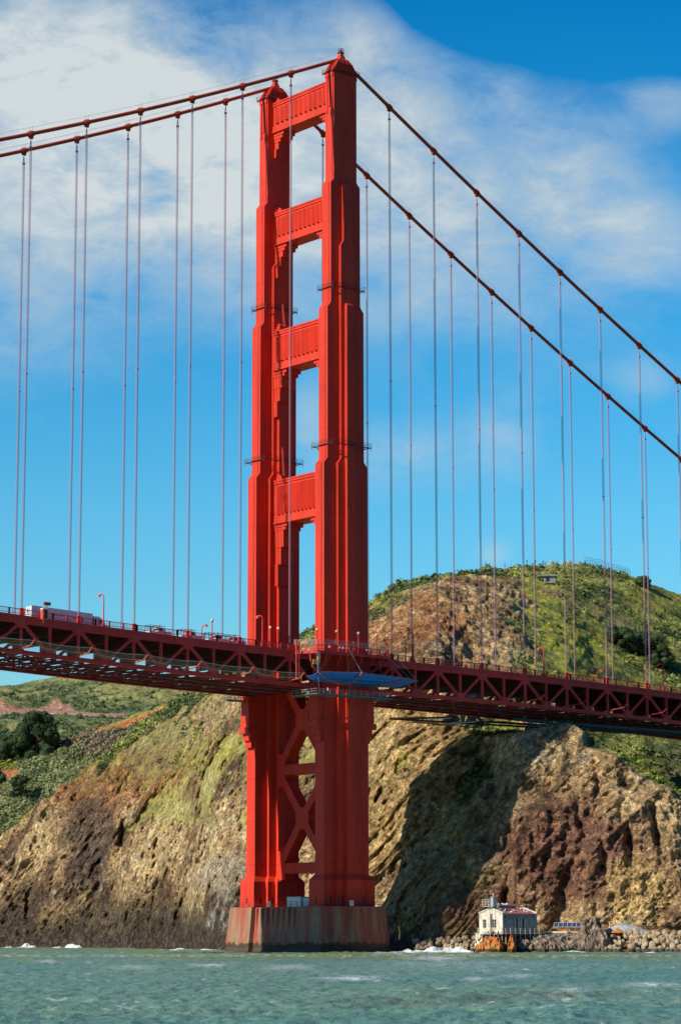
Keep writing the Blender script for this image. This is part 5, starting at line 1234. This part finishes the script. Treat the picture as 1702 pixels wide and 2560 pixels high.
# gulls on the roof, cormorants on the orange rock
def bird(name, body, m, mw):
    me = MB(); me.tube([(-.30, 0, .18), (-.12, 0, .22), (.10, 0, .28), (.22, 0, .42), (.30, 0, .50)] if name == 'gull' else [(-.30, 0, .12), (-.1, 0, .25), (.05, 0, .42), (.10, 0, .72), (.16, 0, .82)], [.03, .13, .14, .07, .02] if name == 'gull' else [.03, .13, .13, .06, .03], 7)
    me.beam((0, -.04, 0), (0, -.04, .18), .02, .02); me.beam((0, .04, 0), (0, .04, .18), .02, .02)
    o = me.build(name, m, None); return o
M['gull'] = simple('white_feathers', (.85, .85, .84), .7); M['corm'] = simple('black_feathers', (.02, .02, .022), .6)
g0 = bird('gull', 0, M['gull'], 0); first = True
for k in range(26):
    o = g0 if first else g0.copy()
    if not first: COL.objects.link(o)
    first = False
    if k < 16: x = -rng.uniform(1.2, 10.2); y = rng.uniform(W_ / 2 + .3, W_ - .2); z = hh + 1.33 + (y - W_ / 2) * -.31 + .08
    elif k < 25: x = -rng.uniform(2.7, 8.3); y = W_ / 2 - rng.uniform(.1, 1.4); z = hh + 2.14
    else: x = -.2; y = rng.uniform(.3, W_ - .3); z = hh + 1.62 - abs(y - W_ / 2) * .31
    s = rng.uniform(.8, 1.1); o.scale = (s, s, s); o.location = (hx + x, hy + y, ZB + z); o.rotation_euler = (0, 0, rng.uniform(0, 6.28))
    lab = ('white gull resting on the red roof slope', 'white gull on the raised flat monitor roof', 'white gull on the gable parapet')[0 if k < 16 else 1 if k < 25 else 2]
    tag(o, lab, 'bird', ('gulls on the red roof', 'gulls on the monitor roof', 'gulls on the gable parapet')[0 if k < 16 else 1 if k < 25 else 2])
c0 = bird('cormorant', 0, M['corm'], 0); first = True
for k in range(16):
    o = c0 if first else c0.copy()
    if not first: COL.objects.link(o)
    first = False
    u = 1190 + k * 4.1 + rng.uniform(-1.5, 1.5); d = 586.5 + rng.uniform(-.5, 1.5); p = at(d, u, 2340)
    o.location = (p[0], p[1], np.interp(u, [1190, 1215, 1250], [2.2, 4.0, 4.0]) + rng.uniform(-.5, .3)); o.scale = (1.2,) * 3; o.rotation_euler = (0, 0, rng.uniform(0, 6.28))
    tag(o, 'black cormorant standing on the orange lichen rock', 'bird', 'cormorants on the orange rock')

# ================================================================== people
def f_person(T, b, o):
    oc = T.n('ShaderNodeTexCoord').outputs['Object']; z = T.n('ShaderNodeSeparateXYZ', ins={0: oc}).outputs[2]
    oi = T.n('ShaderNodeObjectInfo').outputs['Color']
    col = T.mix(T.m('GREATER_THAN', z, .86), (.03, .035, .06), oi); col = T.mix(T.m('GREATER_THAN', z, 1.47), col, (.46, .26, .17)); col = T.mix(T.m('GREATER_THAN', z, 1.66), col, (.06, .04, .03))
    T.put(b.inputs['Base Color'], col); b.inputs['Roughness'].default_value = .8
M['person'] = mat('clothing', f_person)
def person_mesh(pose):
    a = {'stand': [(-.28, .03, .80), (.28, .03, .80)], 'lean': [(-.22, .38, 1.08), (.22, .38, 1.08)], 'up': [(-.25, .35, 1.5), (.26, .15, .9)]}[pose]; el = [(-.27, .02, 1.12), (.27, .02, 1.12)] if pose == 'stand' else [(-.27, .12, 1.15), (.27, .12, 1.15)]
    V = [(0, 0, .95), (0, .0, 1.18), (0, 0, 1.38), (0, .01, 1.50), (0, .02, 1.60), (0, .02, 1.73), (-.19, 0, 1.38), (.19, 0, 1.38), el[0], el[1], a[0], a[1],
         (-.10, 0, .90), (.10, 0, .90), (-.12, .03, .48), (.12, .03, .48), (-.13, 0, .08), (.13, 0, .08), (-.13, .14, .04), (.13, .14, .04)]
    Ed = [(0, 1), (1, 2), (2, 3), (3, 4), (4, 5), (2, 6), (2, 7), (6, 8), (7, 9), (8, 10), (9, 11), (0, 12), (0, 13), (12, 14), (13, 15), (14, 16), (15, 17), (16, 18), (17, 19)]
    R = [.14, .13, .15, .06, .09, .07, .075, .075, .05, .05, .035, .035, .10, .10, .07, .07, .05, .05, .04, .04]
    me = bpy.data.meshes.new('person'); me.from_pydata(V, Ed, []); me.materials.append(M['person'])
    o = bpy.data.objects.new('person', me); COL.objects.link(o); md = o.modifiers.new('skin', 'SKIN')
    for i, r_ in enumerate(R): me.skin_vertices[0].data[i].radius = (r_, r_ * .85); 
    me.skin_vertices[0].data[0].use_root = True
    s = o.modifiers.new('sub', 'SUBSURF'); s.levels = s.render_levels = 1; return o
PR = {}
def person(p, rz, colr, pose, label, grp, z=None):
    if pose not in PR: PR[pose] = o = person_mesh(pose)
    else: o = PR[pose].copy(); COL.objects.link(o)
    o.location = p; o.rotation_euler = (0, 0, rz); o.color = (*colr, 1); tag(o, label, 'person', grp)
zw = 72.07
for x, y, cl, ps, lab in ((8.2, 19.0, (.8, .55, .6), 'stand', 'person in pink top at the railing in front of the lit leg face'), (5.0, 19.1, (.85, .85, .85), 'lean', 'person in white leaning on the railing just left of the lit strip'),
                          (3.9, 19.0, (.5, .5, .7), 'stand', 'person in lavender top beside the one in white at the railing'), (2.8, 19.1, (.8, .7, .7), 'lean', 'person in pale top at the railing before the dark face'),
                          (.6, 19.2, (.7, .2, .2), 'stand', 'person in red top at the railing near the middle globe lamp'), (-3.2, 19.3, (.8, .8, .85), 'lean', 'person in white bending at the right end of the walkway'),
                          (-4.4, 19.2, (.4, .3, .5), 'stand', 'person in purple top next to the right fence post')):
    person((x, y, zw), 0 if ps == 'lean' else 2.5, cl, ps, lab, 'people on the tower walkway')
person((9.4, 19.8, zf), 1.2, (.85, .85, .85), 'stand', 'worker in white overalls standing on the grey platform', 'workers')
w0 = on(1, -14.5, 588, 1753)
for dx, cl, ps, lab in ((1.6, (.80, .35, .10), 'stand', 'worker in orange at the left of the small cradle'), (.1, (.6, .85, .02), 'up', 'worker in bright yellow vest in the middle of the small cradle'), (-1.6, (.75, .65, .2), 'stand', 'worker in dull yellow at the right of the small cradle')):
    person((w0[0] + dx, w0[1] + .2, w0[2] + .2), 1.0, cl, ps, lab, 'workers')
MP, MU, MV, Mus = MAINP
def ground_at(u, v0=None):
    """crest of the big hill along a bearing"""
    j = int(np.argmin(np.abs(Mus - u))); col_ = MP[:, j]; i = int(np.argmin(np.where(np.arange(len(MV)) > 380, proj(col_)[1], 1e9))); return col_[i].copy()
hp = [(1224, (.1, .1, .12), 'leftmost of two people near the left end of the summit'), (1234, (.5, .08, .08), 'person in red, second from left on the summit'), (1272, (.08, .1, .2), 'left of the close pair before the middle suspenders on the summit'),
      (1275, (.2, .2, .25), 'right of the close pair before the middle suspenders on the summit'), (1329, (.1, .1, .2), 'dark figure left of the group of three on the summit'), (1348, (.5, .55, .7), 'person in pale blue near the rust slope on the summit'),
      (1352, (.1, .1, .3), 'person in navy next to the pale blue one on the summit'), (1370, (.6, .5, .2), 'person in yellow at the left end of the summit fence'), (1392, (.7, .3, .25), 'person in pink at the summit fence'),
      (1444, (.5, .06, .05), 'person in dark red beside the wire enclosure on the summit'), (1480, (.1, .12, .1), 'dark figure at the left post of the wire enclosure')]
for u, cl, lab in hp:
    g_ = ground_at(u); person((g_[0], g_[1], g_[2] + .7), rng.uniform(0, 6), cl, 'stand', lab, 'people on the summit')
# summit fence and enclosure
fe = thing('summit_fence', 'pale low fence line along the summit left of the wire enclosure', 'fence', (0, 0, 0)); mb = MB(); mr = MB(); prev = None
for u in np.arange(1372, 1476, 7.0):
    g_ = ground_at(u); mb.beam(g_ - (0, 0, .3), g_ + (0, 0, 1.7), .12, .12)
    if prev is not None: mr.beam(prev + (0, 0, 1.5), g_ + (0, 0, 1.5), .1, .12); mr.beam(prev + (0, 0, .8), g_ + (0, 0, .8), .08, .1)
    prev = g_
mr.build('rail', M['grey'], fe); each(mb, 'fence_post', M['cream'], fe)
fe = thing('wire_enclosure', 'tall teal wire enclosure curving along the right of the summit', 'fence', (0, 0, 0)); mb = MB(); mr = MB(); prev = None
for i, u in enumerate(np.arange(1478, 1596, 5.0)):
    g_ = ground_at(u); hgt_ = 3.6 * (1 - .35 * i / 24); mb.beam(g_ - (0, 0, .3), g_ + (0, 0, hgt_), .10, .10)
    if prev is not None:
        for f in (.33, .66, 1.0): mr.beam(prev + (0, 0, hgt_ * f), g_ + (0, 0, hgt_ * f), .07, .09)
    prev = g_
mr.build('rail', M['teal'], fe); each(mb, 'fence_post', M['teal'], fe)
# concrete bunker on the slope
j = int(np.argmin(np.abs(Mus - 1384))); pv = proj(MP[:, j])[1]; idx = [i for i in range(390, 458) if abs(pv[i] - 1452) < 6]; gb = MP[idx[0] if idx else 380, j]
bk = thing('bunker', 'small concrete bunker with flat slab roof on the upper green slope', 'bunker', (float(gb[0]), float(gb[1]), float(gb[2]) - .6), math.atan2(uy, ux))
mb = MB(); mb.box(-1.6, 2.6, -2.6, 1.5, 0, 2.5); mb.build('wall', M['wallgrey'], bk)
mb = MB(); mb.box(-4.0, 3.3, -3.2, 2.0, 2.5, 2.95); mb.build('roof', M['wallgrey'], bk)
mb = MB(); mb.box(-.8, .4, -2.66, -2.6, .6, 2.0); mb.build('window', M['black'], bk)

# ================================================================== trees
def bark(T, b, o):
    T.put(b.inputs['Base Color'], T.mix(T.noise(objc(T), 3.0, 4), (.08, .06, .045), (.16, .12, .09))); b.inputs['Roughness'].default_value = .9
M['bark'] = mat('bark', bark)
def tree(p, h, w, label, grp, dens=1.0, c=(.045, .075, .028), seed=0, trunk=.06):
    R = np.random.default_rng(seed); t = thing('cypress_tree', label, 'tree', tuple(map(float, p)), 0, grp)
    mb = MB(); top = np.array([R.uniform(-.4, .4), R.uniform(-.4, .4), h * .8]); mb.tube([(0, 0, -1.0), (.1, 0, h * .2), top * .6, top], [h * .045, h * .035, h * .022, .05], 7)
    lobes = []; n = int(26 * dens)
    for i in range(n):
        a = R.uniform(0, 6.28); f = R.uniform(trunk, .95); rr = w * .5 * math.sqrt(max(0, 1 - ((f - .45) / .6) ** 2)) * R.uniform(.35, .95)
        q = np.array([rr * math.cos(a), rr * math.sin(a), h * f]); lobes.append((q, R.uniform(.17, .26) * w)); st = np.array([0, 0, h * max(.1, f - .28)]) + top * 0
        mb.tube([st, (st + q) / 2 + (0, 0, -h * .02), q], [h * .016, h * .010, .03], 5)
    mb.build('trunk', M['bark'], t)
    A = []; Cc = []
    for q, r in lobes:
        k = 420; A.append(leaves(q, (r, r, r * .75), .34 * max(1, h / 10), k)); cc = np.array(c)[None] * R.uniform(.6, 1.5) * R.uniform(.7, 1.4, (k, 1)); Cc.append(cc)
    o = tri_cloud('crown', np.concatenate(A), np.concatenate(Cc)); o.parent = t; return t
for i, (u, v, d, h, w, lab) in enumerate(((92, 1895, 1232, 22, 20, 'largest dark rounded cypress on the left shoulder'), (52, 1900, 1238, 18, 16, 'dark cypress just left of the largest one'), (14, 1902, 1235, 12, 15, 'low dark cypress at the left picture edge'),
                                      (120, 1893, 1226, 15, 12, 'cypress forming the right flank of the dark clump'), (46, 1975, 1180, 6.5, 9, 'small round dark bush below the cypress clump'), (-6, 1965, 1180, 7, 8, 'dark bush cut by the left picture edge'))):
    tree(at(d, u, v), h, w, lab, 'dark cypresses on the left shoulder', 1.0 if i < 4 else .7, seed=100 + i)
def slope_pt(u, v, lo=250):
    j = int(np.argmin(np.abs(Mus - u))); pv = proj(MP[:, j])[1]; i = lo + int(np.argmin(np.abs(pv[lo:455] - v))); return MP[i, j]
for i, (u, v, h, w, lab) in enumerate(((1560, 1612, 7, 9, 'dark evergreen highest on the right slope between two suspenders'), (1582, 1628, 8, 9, 'dark evergreen next below the highest one on the right slope'), (1640, 1648, 9, 13, 'broad dark evergreen on the right slope above the deck'),
                                    (1612, 1635, 5, 8, 'low dark evergreen left of the broad one on the right slope'), (1668, 1672, 6, 9, 'dark evergreen just above the railing at the right edge'), (1625, 1440, 4, 6, 'dark shrub tree on the right shoulder of the summit'))):
    tree(slope_pt(u, v), h, w, lab, 'dark evergreens on the right slope', .8, seed=200 + i, trunk=.1)
o = MB(); p = at(1236, 132, 1862); o.box(-1.9, 1.9, -.6, .6, 0, .5); o.box(-1.9, 1.9, -.6, -.4, .5, 1.0)
for x in (-1.6, 1.6): o.box(x - .15, x + .15, -.4, .4, -1.2, 0)
b_ = o.build('bench', M['cream'], None); b_.location = p; b_.rotation_euler = (0, 0, math.atan2(uy, ux)); tag(b_, 'pale lone bench beside the dark cypress clump', 'bench')
